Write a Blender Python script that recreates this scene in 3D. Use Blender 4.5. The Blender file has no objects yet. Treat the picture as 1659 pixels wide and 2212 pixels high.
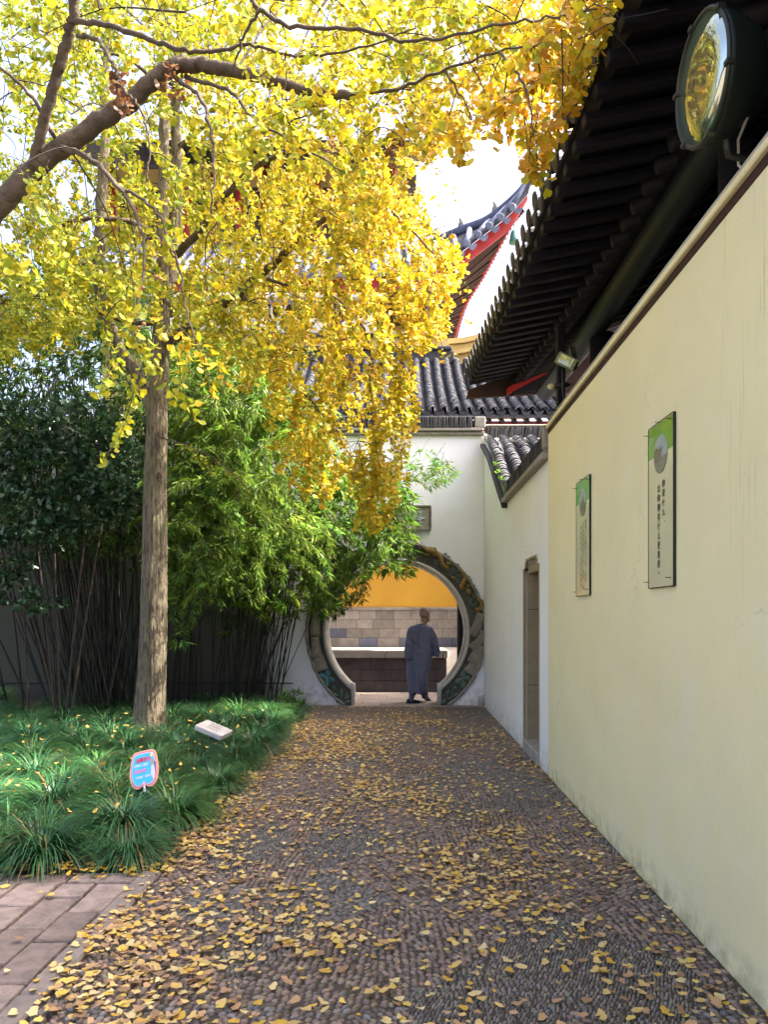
import bpy, math, random
import numpy as np
from mathutils import Vector, Matrix, Euler

sc = bpy.context.scene
col = sc.collection
random.seed(11)
rng = np.random.default_rng(11)
R = math.radians

# ------------------------------------------------------------------ camera
F, VX, VY, EYE = 1597.0, 865.0, 1330.0, 1.55      # focal length, vanishing point (in a 1659 x 2212 frame), eye height
cd = bpy.data.cameras.new('camera')
cd.sensor_width = 36.0
cd.lens = 36.0 * F / 2212.0
cd.shift_x = -(VX - 829.5) / 2212.0
cd.shift_y = (VY - 1106.0) / 2212.0
cd.clip_start = 0.05
cd.clip_end = 3000
cam = bpy.data.objects.new('camera', cd)
cam.location = (0, 0, EYE)
cam.rotation_euler = (R(90), 0, 0)
col.objects.link(cam)
sc.camera = cam

# ------------------------------------------------------------------ sky, sun, exposure
SUN_EL, SUN_AZ = R(50), R(86)                     # azimuth measured from +Y towards +X
w = bpy.data.worlds.new('World')
sc.world = w
w.use_nodes = True
nt = w.node_tree
nt.nodes.clear()
sky = nt.nodes.new('ShaderNodeTexSky')
sky.sky_type = 'NISHITA'
sky.sun_disc = False
sky.sun_elevation = SUN_EL
sky.sun_rotation = SUN_AZ
sky.dust_density = 8.0
sky.air_density = 0.5
bg = nt.nodes.new('ShaderNodeBackground')
bg.inputs['Strength'].default_value = 0.15
wo = nt.nodes.new('ShaderNodeOutputWorld')
nt.links.new(sky.outputs[0], bg.inputs[0])
nt.links.new(bg.outputs[0], wo.inputs[0])
sd = bpy.data.lights.new('sun', 'SUN')
sd.energy = 2.4
sd.angle = R(0.6)
sd.color = (1.0, 0.93, 0.80)
sun = bpy.data.objects.new('sun', sd)
to_sun = Vector((math.sin(SUN_AZ) * math.cos(SUN_EL), math.cos(SUN_AZ) * math.cos(SUN_EL), math.sin(SUN_EL)))
sun.rotation_euler = to_sun.to_track_quat('Z', 'Y').to_euler()
sun.location = (6, 6, 20)
col.objects.link(sun)
sc.view_settings.view_transform = 'Standard'
sc.view_settings.look = 'None'
sc.view_settings.gamma = 1.0
sc.view_settings.exposure = 2.95
sc.render.engine = 'CYCLES'
sc.cycles.use_denoising = True
sc.cycles.max_bounces = 8
sc.cycles.transparent_max_bounces = 8


# ------------------------------------------------------------------ helpers
def at(px, py, Y):
    """world point at depth Y seen at a place of the 1659 x 2212 frame"""
    return Vector(((px - VX) / F * Y, Y, EYE + (VY - py) / F * Y))


def link(o, parent=None):
    col.objects.link(o)
    if parent is not None:
        o.parent = parent
        if parent.type == 'EMPTY':
            o.matrix_parent_inverse = Matrix.Translation(-Vector(parent.location))
    return o


def tag(o, label=None, cat=None, group=None, kind=None):
    if label: o['label'] = label
    if cat: o['category'] = cat
    if group: o['group'] = group
    if kind: o['kind'] = kind
    return o


def thing(name, label, cat, loc=(0, 0, 0), group=None, kind=None):
    o = bpy.data.objects.new(name, None)
    o.empty_display_size = 0.2
    o.location = loc
    col.objects.link(o)
    return tag(o, label, cat, group, kind)


def mesh_obj(name, me, parent=None, M=None):
    o = bpy.data.objects.new(name, me)
    link(o, parent)
    if M is not None:
        o.matrix_basis = M
    return o


class MB:
    """collects faces for ONE mesh"""
    def __init__(self):
        self.v, self.f = [], []

    def add(self, vs, fs):
        b = len(self.v)
        self.v.extend([tuple(p) for p in vs])
        self.f.extend([tuple(i + b for i in q) for q in fs])
        return self

    def box(self, c, s, rot=None, bev=0.0):
        x, y, z = s[0] / 2, s[1] / 2, s[2] / 2
        if bev > 0:
            b = min(bev, x * .9, y * .9, z * .9)
            vs, fs, idx = [], [], {}
            for sx in (-1, 1):
                for sy in (-1, 1):
                    for sz in (-1, 1):
                        for a in range(3):
                            p = [sx * (x - b), sy * (y - b), sz * (z - b)]
                            p[a] += (sx, sy, sz)[a] * b
                            idx[(sx, sy, sz, a)] = len(vs)
                            vs.append(Vector(p))
            for a in range(3):
                o1, o2 = [(1, 2), (2, 0), (0, 1)][a]
                for s_ in (-1, 1):
                    q = []
                    for (u, v_) in ((-1, -1), (1, -1), (1, 1), (-1, 1)):
                        k = [0, 0, 0]; k[a] = s_; k[o1] = u; k[o2] = v_
                        q.append(idx[(k[0], k[1], k[2], a)])
                    fs.append(q if s_ > 0 else q[::-1])
            for a in range(3):          # edge chamfers along axis a
                o1, o2 = [(1, 2), (2, 0), (0, 1)][a]
                for u in (-1, 1):
                    for v_ in (-1, 1):
                        q = []
                        for (e, face) in ((-1, o1), (1, o1), (1, o2), (-1, o2)):
                            k = [0, 0, 0]; k[a] = e; k[o1] = u; k[o2] = v_
                            q.append(idx[(k[0], k[1], k[2], face)])
                        fs.append(q if u * v_ > 0 else q[::-1])
            for sx in (-1, 1):
                for sy in (-1, 1):
                    for sz in (-1, 1):
                        q = [idx[(sx, sy, sz, a)] for a in range(3)]
                        fs.append(q if sx * sy * sz > 0 else q[::-1])
        else:
            vs = [Vector((sx * x, sy * y, sz * z)) for sx in (-1, 1) for sy in (-1, 1) for sz in (-1, 1)]
            fs = [(0, 1, 3, 2), (4, 6, 7, 5), (0, 4, 5, 1), (2, 3, 7, 6), (0, 2, 6, 4), (1, 5, 7, 3)]
        if rot is not None:
            M = Euler(rot).to_matrix() if not isinstance(rot, Matrix) else rot
            vs = [M @ p for p in vs]
        c = Vector(c)
        return self.add([p + c for p in vs], fs)

    def bb(self, x0, x1, y0, y1, z0, z1, bev=0.0):
        return self.box(((x0 + x1) / 2, (y0 + y1) / 2, (z0 + z1) / 2), (x1 - x0, y1 - y0, z1 - z0), None, bev)

    def tube(self, pts, rad, n=8, cap=True, squash=None):
        pts = [Vector(p) for p in pts]
        if not hasattr(rad, '__len__'):
            rad = [rad] * len(pts)
        vs, fs = [], []
        up = None
        for i, p in enumerate(pts):
            d = (pts[min(i + 1, len(pts) - 1)] - pts[max(i - 1, 0)])
            if d.length < 1e-9: d = Vector((0, 0, 1))
            d.normalize()
            if up is None:
                up = Vector((0, 0, 1)) if abs(d.z) < .9 else Vector((0, 1, 0))
            u = up - d * up.dot(d)
            if u.length < 1e-6: u = d.orthogonal()
            u.normalize()
            up = u
            v_ = d.cross(u)
            for k in range(n):
                a = 2 * math.pi * k / n
                q = u * math.cos(a) * rad[i] + v_ * math.sin(a) * rad[i]
                if squash: q = Vector((q.x * squash[0], q.y * squash[1], q.z * squash[2]))
                vs.append(p + q)
        for i in range(len(pts) - 1):
            for k in range(n):
                a, b = i * n + k, i * n + (k + 1) % n
                fs.append((a, b, b + n, a + n))
        if cap:
            fs.append(tuple(range(n))[::-1])
            fs.append(tuple((len(pts) - 1) * n + k for k in range(n)))
        return self.add(vs, fs)

    def loft(self, rings, cap=True, closed=True):
        n = len(rings[0])
        vs = [p for r_ in rings for p in r_]
        fs = []
        for i in range(len(rings) - 1):
            for k in range(n if closed else n - 1):
                a, b = i * n + k, i * n + (k + 1) % n
                fs.append((a, b, b + n, a + n))
        if cap and closed:
            fs.append(tuple(range(n))[::-1])
            fs.append(tuple((len(rings) - 1) * n + k for k in range(n)))
        return self.add(vs, fs)

    def prism(self, poly, fn, t0, t1):
        """poly: 2D outline; fn(u, v, t) -> 3D; extruded from t0 to t1"""
        n = len(poly)
        vs = [fn(u, v, t0) for u, v in poly] + [fn(u, v, t1) for u, v in poly]
        fs = [tuple(range(n)), tuple(range(2 * n - 1, n - 1, -1))]
        for k in range(n):
            j = (k + 1) % n
            fs.append((j, k, k + n, j + n))
        return self.add(vs, fs)

    def lathe(self, prof, c, axis=(0, 0, 1), n=24):
        ax = Vector(axis).normalized()
        u = ax.orthogonal().normalized()
        v_ = ax.cross(u)
        c = Vector(c)
        rings = []
        for r_, h in prof:
            rings.append([c + ax * h + (u * math.cos(2 * math.pi * k / n) + v_ * math.sin(2 * math.pi * k / n)) * r_ for k in range(n)])
        return self.loft(rings, cap=True)

    def mesh(self, name, m=None, smooth=False):
        me = bpy.data.meshes.new(name)
        me.from_pydata(self.v, [], self.f)
        if m is not None: me.materials.append(m)
        if smooth:
            me.polygons.foreach_set('use_smooth', [True] * len(me.polygons))
        me.update()
        return me

    def build(self, name, m=None, parent=None, smooth=False, fix=True):
        me = self.mesh(name, m, smooth)
        if fix:
            import bmesh
            b = bmesh.new(); b.from_mesh(me)
            bmesh.ops.recalc_face_normals(b, faces=b.faces)
            b.to_mesh(me); b.free()
        return mesh_obj(name, me, parent)


def np_mesh(name, V, Fq, mat_=None, smooth=False, colors=None, matidx=None):
    """V (N,3), Fq (M,k) index array; colors (N,3) per point -> attribute Col"""
    me = bpy.data.meshes.new(name)
    V = np.ascontiguousarray(V, dtype=np.float32)
    Fq = np.ascontiguousarray(Fq, dtype=np.int32)
    M, k = Fq.shape
    me.vertices.add(len(V)); me.vertices.foreach_set('co', V.ravel())
    me.loops.add(M * k); me.loops.foreach_set('vertex_index', Fq.ravel())
    me.polygons.add(M)
    me.polygons.foreach_set('loop_start', np.arange(0, M * k, k, dtype=np.int32))
    if smooth:
        me.polygons.foreach_set('use_smooth', np.ones(M, dtype=bool))
    for m in (mat_ if isinstance(mat_, (list, tuple)) else [mat_]):
        if m is not None: me.materials.append(m)
    if matidx is not None:
        me.polygons.foreach_set('material_index', np.ascontiguousarray(matidx, dtype=np.int32))
    me.update(calc_edges=True)
    if colors is not None:
        at_ = me.attributes.new('Col', 'FLOAT_COLOR', 'POINT')
        c4 = np.ones((len(V), 4), dtype=np.float32)
        c4[:, :3] = colors
        at_.data.foreach_set('color', c4.ravel())
    return me


def scatter_mesh(name, T, TF, Ms, Os, cols, mat_, smooth=False):
    """copies of a template (T verts, TF faces) under matrices Ms (N,3,3) and offsets Os (N,3), colour per copy"""
    N, k = len(Os), len(T)
    V = np.einsum('nij,kj->nki', Ms, T) + Os[:, None, :]
    Fq = TF[None, :, :] + (np.arange(N) * k)[:, None, None]
    C = np.repeat(cols, k, axis=0)
    return np_mesh(name, V.reshape(-1, 3), Fq.reshape(-1, TF.shape[1]), mat_, smooth, C)


def frames(yv, zhint):
    """rotation matrices whose local Y is yv and local Z close to zhint (N,3 arrays)"""
    y = yv / np.linalg.norm(yv, axis=1, keepdims=True)
    x = np.cross(y, zhint)
    ln = np.linalg.norm(x, axis=1, keepdims=True)
    x = np.where(ln < 1e-5, np.array([[1.0, 0, 0]]), x / np.maximum(ln, 1e-9))
    z = np.cross(x, y)
    return np.stack([x, y, z], axis=2)


def crv(pts, n=8):
    """Catmull-Rom through points (any dimension)"""
    P = [np.array(p, dtype=float) for p in pts]
    P = [2 * P[0] - P[1]] + P + [2 * P[-1] - P[-2]]
    out = []
    for i in range(1, len(P) - 2):
        for j in range(n):
            t = j / n
            a, b, c, d = P[i - 1], P[i], P[i + 1], P[i + 2]
            out.append(.5 * ((2 * b) + (-a + c) * t + (2 * a - 5 * b + 4 * c - d) * t * t + (-a + 3 * b - 3 * c + d) * t ** 3))
    out.append(P[-2])
    return out


# ------------------------------------------------------------------ materials
def nodes_of(m):
    m.use_nodes = True
    n = m.node_tree
    n.nodes.clear()
    return n, n.nodes, n.links


def N(n, t, **kw):
    x = n.nodes.new(t)
    for k, v in kw.items():
        if k.startswith('_'): setattr(x, k[1:], v)
        else: x.inputs[k.replace('__', ' ')].default_value = v
    return x


def c4(c): return (c[0], c[1], c[2], 1.0)


def pmat(name, c1, c2=None, scale=6, rough=.8, bump=.25, bscale=45, stretch=(1, 1, 1), spec=.3, metal=0.0,
         rand=0.0, extra=None, dist=.01, coat=0.0, detail=6):
    """principled: noise between two colours in world space, a second noise as fine relief, a random shade for each object"""
    m = bpy.data.materials.new(name)
    n, ns, L = nodes_of(m)
    out = N(n, 'ShaderNodeOutputMaterial')
    bs = N(n, 'ShaderNodeBsdfPrincipled')
    bs.inputs['Roughness'].default_value = rough
    bs.inputs['Metallic'].default_value = metal
    bs.inputs['Specular IOR Level'].default_value = spec
    bs.inputs['Coat Weight'].default_value = coat
    L.new(bs.outputs[0], out.inputs[0])
    geo = N(n, 'ShaderNodeNewGeometry')
    mp = N(n, 'ShaderNodeMapping')
    mp.inputs['Scale'].default_value = stretch
    L.new(geo.outputs['Position'], mp.inputs[0])
    nz = N(n, 'ShaderNodeTexNoise', Scale=scale, Detail=detail, Roughness=.62)
    L.new(mp.outputs[0], nz.inputs['Vector'])
    rp = N(n, 'ShaderNodeMapRange')
    rp.inputs[1].default_value, rp.inputs[2].default_value = .3, .7
    L.new(nz.outputs['Fac'], rp.inputs[0])
    mx = N(n, 'ShaderNodeMix', _data_type='RGBA')
    mx.inputs[6].default_value = c4(c1)
    mx.inputs[7].default_value = c4(c2 or tuple(x * .75 for x in c1))
    L.new(rp.outputs[0], mx.inputs[0])
    c = mx.outputs[2]
    if rand:
        oi = N(n, 'ShaderNodeObjectInfo')
        mr = N(n, 'ShaderNodeMapRange')
        mr.inputs[3].default_value, mr.inputs[4].default_value = 1 - rand, 1 + rand
        L.new(oi.outputs['Random'], mr.inputs[0])
        hs = N(n, 'ShaderNodeHueSaturation')
        L.new(mr.outputs[0], hs.inputs['Value'])
        L.new(c, hs.inputs['Color'])
        c = hs.outputs[0]
    if extra:
        c = extra(n, L, geo, c)
    L.new(c, bs.inputs['Base Color'])
    if bump:
        n2 = N(n, 'ShaderNodeTexNoise', Scale=bscale, Detail=5, Roughness=.6)
        L.new(mp.outputs[0], n2.inputs['Vector'])
        bp = N(n, 'ShaderNodeBump', Strength=bump, Distance=dist)
        L.new(n2.outputs['Fac'], bp.inputs['Height'])
        L.new(bp.outputs[0], bs.inputs['Normal'])
    return m


def leafmat(name, trans=.45, rough=.45, spec=.35, sat=1.0):
    """leaf: colour of each leaf from attribute Col, light passes through the blade"""
    m = bpy.data.materials.new(name)
    n, ns, L = nodes_of(m)
    out = N(n, 'ShaderNodeOutputMaterial')
    a = N(n, 'ShaderNodeAttribute', _attribute_name='Col')
    bs = N(n, 'ShaderNodeBsdfPrincipled')
    bs.inputs['Roughness'].default_value = rough
    bs.inputs['Specular IOR Level'].default_value = spec
    tr = N(n, 'ShaderNodeBsdfTranslucent')
    mx = N(n, 'ShaderNodeMixShader')
    mx.inputs[0].default_value = trans
    L.new(a.outputs['Color'], bs.inputs['Base Color'])
    L.new(a.outputs['Color'], tr.inputs['Color'])
    L.new(bs.outputs[0], mx.inputs[1])
    L.new(tr.outputs[0], mx.inputs[2])
    L.new(mx.outputs[0], out.inputs[0])
    return m


def colmat(name, rough=.7, spec=.3, bump=.2, bscale=60):
    m = bpy.data.materials.new(name)
    n, ns, L = nodes_of(m)
    out = N(n, 'ShaderNodeOutputMaterial')
    a = N(n, 'ShaderNodeAttribute', _attribute_name='Col')
    bs = N(n, 'ShaderNodeBsdfPrincipled')
    bs.inputs['Roughness'].default_value = rough
    bs.inputs['Specular IOR Level'].default_value = spec
    L.new(a.outputs['Color'], bs.inputs['Base Color'])
    L.new(bs.outputs[0], out.inputs[0])
    if bump:
        geo = N(n, 'ShaderNodeNewGeometry')
        n2 = N(n, 'ShaderNodeTexNoise', Scale=bscale, Detail=4)
        L.new(geo.outputs['Position'], n2.inputs['Vector'])
        bp = N(n, 'ShaderNodeBump', Strength=bump, Distance=.004)
        L.new(n2.outputs['Fac'], bp.inputs['Height'])
        L.new(bp.outputs[0], bs.inputs['Normal'])
    return m


def axis_mask(n, L, geo, ax, lo, hi, soft):
    """1 between lo and hi of a world axis, soft ends"""
    sp = N(n, 'ShaderNodeSeparateXYZ')
    L.new(geo.outputs['Position'], sp.inputs[0])
    def ramp(a, b):
        r_ = N(n, 'ShaderNodeMapRange', _interpolation_type='SMOOTHSTEP')
        r_.inputs[1].default_value, r_.inputs[2].default_value = a, b
        L.new(sp.outputs[ax], r_.inputs[0])
        return r_.outputs[0]
    u = ramp(lo - soft, lo + soft)
    d = N(n, 'ShaderNodeMath', _operation='SUBTRACT')
    L.new(u, d.inputs[0]); L.new(ramp(hi - soft, hi + soft), d.inputs[1])
    return d.outputs[0]


def mul(n, L, *s):
    o = s[0]
    for x in s[1:]:
        m = N(n, 'ShaderNodeMath', _operation='MULTIPLY')
        L.new(o, m.inputs[0])
        if isinstance(x, (int, float)): m.inputs[1].default_value = x
        else: L.new(x, m.inputs[1])
        o = m.outputs[0]
    return o


def noise_mask(n, L, geo, scale, stretch, a, b, detail=6):
    mp = N(n, 'ShaderNodeMapping'); mp.inputs['Scale'].default_value = stretch
    L.new(geo.outputs['Position'], mp.inputs[0])
    nz = N(n, 'ShaderNodeTexNoise', Scale=scale, Detail=detail, Roughness=.6)
    L.new(mp.outputs[0], nz.inputs['Vector'])
    r_ = N(n, 'ShaderNodeMapRange'); r_.inputs[1].default_value, r_.inputs[2].default_value = a, b
    L.new(nz.outputs['Fac'], r_.inputs[0])
    return r_.outputs[0]


def stain(n, L, c, fac, colr):
    mx = N(n, 'ShaderNodeMix', _data_type='RGBA')
    L.new(fac, mx.inputs[0]); L.new(c, mx.inputs[6]); mx.inputs[7].default_value = c4(colr)
    return mx.outputs[2]


def wall_dirt(streak=None, base=.35, moss=(.16, .15, .07)):
    """weather marks: damp and moss along the foot, rain streaks in a band of the wall, faint blotches"""
    def f(n, L, geo, c):
        c = stain(n, L, c, mul(n, L, noise_mask(n, L, geo, .9, (1, 1, 1), .5, .75), .16), (.58, .52, .36))
        c = stain(n, L, c, mul(n, L, noise_mask(n, L, geo, 3.7, (1, 1, .7), .52, .72), .22), (.78, .76, .66))
        c = stain(n, L, c, mul(n, L, noise_mask(n, L, geo, 60, (1, 1, 1), .72, .76, 2), .5), (.2, .17, .12))
        vo = N(n, 'ShaderNodeTexVoronoi', _feature='DISTANCE_TO_EDGE', Scale=.55)
        dn = N(n, 'ShaderNodeTexNoise', Scale=2.5, Detail=6)
        L.new(geo.outputs['Position'], dn.inputs['Vector'])
        va = N(n, 'ShaderNodeVectorMath', _operation='ADD')
        L.new(geo.outputs['Position'], va.inputs[0]); L.new(dn.outputs['Color'], va.inputs[1])
        L.new(va.outputs[0], vo.inputs['Vector'])
        ck = N(n, 'ShaderNodeMapRange'); ck.inputs[1].default_value, ck.inputs[2].default_value = .0035, .001
        L.new(vo.outputs['Distance'], ck.inputs[0])
        c = stain(n, L, c, mul(n, L, ck.outputs[0], noise_mask(n, L, geo, 1.1, (1, 1, 1), .52, .62), .35), (.3, .27, .2))
        c = stain(n, L, c, mul(n, L, axis_mask(n, L, geo, 2, -1, base * .55, base * .45), noise_mask(n, L, geo, 11, (1, 1, 1), .40, .66, 10), .5), moss)
        c = stain(n, L, c, mul(n, L, noise_mask(n, L, geo, 9, (1, 1, .3), .64, .78), .18), (.3, .28, .2))
        if streak:
            y0, y1, z0 = streak
            c = stain(n, L, c, mul(n, L, axis_mask(n, L, geo, 1, y0, y1, .06), axis_mask(n, L, geo, 2, z0, 9, .7),
                                   noise_mask(n, L, geo, 95, (1, 1, .014), .58, .66, 4), noise_mask(n, L, geo, 5, (1, 1, .5), .36, .6), .65), (.27, .19, .08))
        return c
    return f


M = {}
M['cream'] = pmat('cream_wall_paint', (.79, .715, .40), (.74, .665, .37), 1.5, .85, .3, 14, extra=wall_dirt((2.86, 3.28, 1.9), .2))
M['white'] = pmat('whitewash', (.84, .84, .77), (.79, .79, .72), 1.2, .85, .15, 70, extra=wall_dirt(None))
def dirt_and_shade(n, L, geo, c):
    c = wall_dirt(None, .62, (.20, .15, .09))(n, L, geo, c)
    # deep shade behind the bamboo, painted dark into the mossy planted stretch
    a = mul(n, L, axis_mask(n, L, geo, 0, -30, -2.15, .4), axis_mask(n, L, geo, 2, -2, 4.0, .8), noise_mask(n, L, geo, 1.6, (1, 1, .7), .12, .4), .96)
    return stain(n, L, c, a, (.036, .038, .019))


M['white2'] = pmat('whitewash_gate', (.86, .87, .92), (.80, .81, .86), 1.4, .85, .15, 60, extra=dirt_and_shade)
M['ochre'] = pmat('ochre_paint', (.52, .285, .03), (.45, .24, .028), 1.2, .8, .2, 30)
M['ochre2'] = pmat('ochre_gable', (.50, .36, .12), (.40, .29, .11), 2, .8, .2, 40)
M['tile'] = pmat('grey_roof_tile', (.075, .075, .085), (.035, .035, .04), 14, .75, .35, 60, rand=.4)
M['tiledark'] = pmat('dark_roof_tile', (.055, .055, .06), (.03, .03, .03), 9, .8, .3, 60, rand=.3)
M['stone'] = pmat('grey_stone', (.34, .31, .27), (.24, .22, .19), 7, .85, .35, 50, rand=.1)
M['palestone'] = pmat('pale_stone', (.50, .48, .43), (.38, .36, .32), 8, .8, .3, 50)
M['block'] = pmat('dado_block', (.25, .22, .19), (.17, .15, .135), 5, .85, .3, 60, rand=.22)
M['blockblue'] = pmat('dado_block_blue', (.11, .115, .15), (.08, .085, .11), 5, .85, .3, 60, rand=.25)
M['darkstone'] = pmat('dark_parapet_stone', (.09, .07, .072), (.045, .04, .042), 4, .8, .3, 50, rand=.15)
M['flag'] = pmat('flagstone', (.33, .27, .22), (.25, .20, .17), 4, .85, .3, 40, rand=.1)
M['ringstone'] = pmat('gate_ring_stone', (.105, .10, .085), (.05, .05, .045), 9, .9, .6, 40)
M['rimstone'] = pmat('gate_rim_stone', (.30, .28, .24), (.17, .16, .14), 10, .85, .4, 50)
M['jade'] = pmat('green_glazed_relief', (.14, .21, .16), (.07, .10, .08), 30, .6, .3, 60)
M['teal'] = pmat('teal_painted_relief', (.07, .25, .27), (.05, .16, .17), 20, .6, .3, 60)
M['gold'] = pmat('gold_painted_relief', (.36, .22, .055), (.12, .085, .04), 30, .55, .3, 70)
M['relief'] = pmat('bare_plaster_relief', (.36, .33, .27), (.24, .22, .18), 12, .85, .4, 60)
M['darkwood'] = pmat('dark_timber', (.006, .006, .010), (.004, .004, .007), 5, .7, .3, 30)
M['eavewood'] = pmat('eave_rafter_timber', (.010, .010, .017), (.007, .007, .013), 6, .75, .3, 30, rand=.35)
M['redwood'] = pmat('red_lacquer', (.36, .025, .02), (.26, .02, .02), 4, .45, .15, 30)
M['brownwood'] = pmat('brown_rafter', (.055, .028, .026), (.035, .02, .02), 5, .6, .2, 30, rand=.2)
def furrow(n, L, geo, c):
    c = stain(n, L, c, mul(n, L, noise_mask(n, L, geo, 30, (1, 1, .24), .50, .60, 5), .85), (.06, .048, .034))
    return stain(n, L, c, mul(n, L, noise_mask(n, L, geo, 3, (1, 1, .6), .5, .68), .5), (.13, .14, .06))


M['bark'] = pmat('ginkgo_bark', (.22, .18, .12), (.12, .10, .07), 7, .95, 1.0, 30, stretch=(1, 1, .24), dist=.05, extra=furrow)
M['twig'] = pmat('twig_bark', (.06, .045, .034), (.035, .027, .02), 20, .9, .3, 60)
M['limb'] = pmat('limb_bark', (.115, .085, .058), (.055, .042, .03), 12, .9, .8, 26, stretch=(1, 1, 1), dist=.02)
M['culm'] = pmat('bamboo_culm', (.024, .023, .012), (.010, .010, .006), 4, .5, .1, 30, rand=.35)
M['soil'] = pmat('dark_soil', (.05, .038, .026), (.028, .022, .016), 8, .95, .6, 30)
M['ground'] = pmat('far_ground', (.16, .14, .12), (.12, .11, .09), .5, .95, .3, 4)
M['paver'] = pmat('stone_paver', (.35, .265, .225), (.17, .135, .12), 11, .9, 1.0, 38, rand=.28, dist=.02, detail=9)
M['kerb'] = pmat('kerb_stone', (.24, .20, .175), (.15, .125, .11), 8, .9, .5, 50, rand=.12)
M['joint'] = pmat('paver_joint', (.045, .035, .028), (.03, .025, .02), 12, .95, .4, 60)
M['black'] = pmat('black_paint', (.012, .012, .014), (.01, .01, .01), 5, .5, .05, 30)
M['metal'] = pmat('dark_metal', (.05, .055, .05), (.035, .04, .035), 8, .45, .1, 40, metal=.6)
M['leaf'] = leafmat('ginkgo_leaf', .4, .5)
M['dryleaf'] = leafmat('fallen_ginkgo_leaf', .2, .6)
M['bambooleaf'] = leafmat('bamboo_leaf', .42, .4, .4)
M['shrubleaf'] = leafmat('osmanthus_leaf', .12, .28, .55)
M['grass'] = leafmat('mondo_grass_blade', .2, .32, .5)
M['pebble'] = colmat('river_pebble', .42, .45, .15, 120)
# ================================================================== ground, path, paving, bed
g = MB().add([(-400, -60, -.03), (400, -60, -.03), (400, 900, -.03), (-400, 900, -.03)], [(0, 1, 2, 3)]).build('ground', M['ground'])
tag(g, 'brown earth ground reaching to the horizon', 'ground', kind='structure')


def path_mat():
    m = bpy.data.materials.new('pebble_bed')
    n, ns, L = nodes_of(m)
    out = N(n, 'ShaderNodeOutputMaterial')
    bs = N(n, 'ShaderNodeBsdfPrincipled', Roughness=.65)
    L.new(bs.outputs[0], out.inputs[0])
    geo = N(n, 'ShaderNodeNewGeometry')
    nz = N(n, 'ShaderNodeTexNoise', Scale=2.2, Detail=3)
    L.new(geo.outputs['Position'], nz.inputs['Vector'])
    mp = N(n, 'ShaderNodeMapping'); mp.inputs['Scale'].default_value = (1, 1.7, 1)
    L.new(geo.outputs['Position'], mp.inputs[0])
    vo = N(n, 'ShaderNodeTexVoronoi', Scale=32)
    L.new(mp.outputs[0], vo.inputs['Vector'])
    cr = N(n, 'ShaderNodeValToRGB')
    cr.color_ramp.elements[0].color = (.22, .175, .15, 1)
    cr.color_ramp.elements[1].color = (.08, .065, .055, 1)
    cr.color_ramp.elements[0].position = .25
    cr.color_ramp.elements[1].position = .65
    L.new(vo.outputs['Distance'], cr.inputs[0])
    mx = N(n, 'ShaderNodeMix', _data_type='RGBA', _blend_type='MULTIPLY')
    mx.inputs[0].default_value = .5
    L.new(cr.outputs[0], mx.inputs[6]); L.new(vo.outputs['Color'], mx.inputs[7])
    m2 = N(n, 'ShaderNodeMix', _data_type='RGBA')
    L.new(nz.outputs['Fac'], m2.inputs[0])
    L.new(cr.outputs[0], m2.inputs[6]); L.new(mx.outputs[2], m2.inputs[7])
    # mortar only where real stones stand in it
    am = axis_mask(n, L, geo, 1, -50, 8.6, .35)
    fin = stain(n, L, m2.outputs[2], am, (.05, .038, .028))
    L.new(fin, bs.inputs['Base Color'])
    bp = N(n, 'ShaderNodeBump', Strength=.7, Distance=.012, _invert=True)
    L.new(vo.outputs['Distance'], bp.inputs['Height'])
    L.new(bp.outputs[0], bs.inputs['Normal'])
    return m


PX0, PX1 = -1.43, 1.435
path = thing('path', 'dark pebble mosaic path strewn with yellow leaves', 'path', (0, 3, 0), kind='structure')
MB().bb(PX0 - .03, PX1, -3, 12.62, -.08, .0).build('mortar_bed', path_mat(), path)

# pebbles set on edge, in diamond fields that turn their grain
TH = np.linspace(0, 2 * np.pi, 7)[:-1]
PT = np.concatenate([np.stack([np.cos(TH), np.sin(TH), 0 * TH - .15], 1), np.stack([.78 * np.cos(TH), .78 * np.sin(TH), 0 * TH + .68], 1), [[.05, 0, 1.0]]])
PF = np.array([[i, (i + 1) % 6, 6 + (i + 1) % 6] for i in range(6)] + [[i, 6 + (i + 1) % 6, 6 + i] for i in range(6)] + [[6 + i, 6 + (i + 1) % 6, 12] for i in range(6)])
combos = [(R(20), 'slate'), (R(-38), 'brown'), (R(62), 'slate'), (R(-8), 'brown'), (R(-70), 'slate'), (R(35), 'brown'), (R(5), 'pale')]


def cell_of(x, y):
    s = .62
    u = np.floor((x * .92 + y * .62) / s + .18 * np.sin(y * 3.1)).astype(int)
    v = np.floor((-x * .92 + y * .62) / s + .18 * np.sin(x * 4.0)).astype(int)
    h = (u * 7 + v * 13 + (u * v) * 3) % 12
    return np.where(h < 3, 0, np.where(h < 5, 1, np.where(h < 7, 2, np.where(h < 9, 3, np.where(h < 10, 4, np.where(h < 11.5, 5, 6))))))


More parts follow.
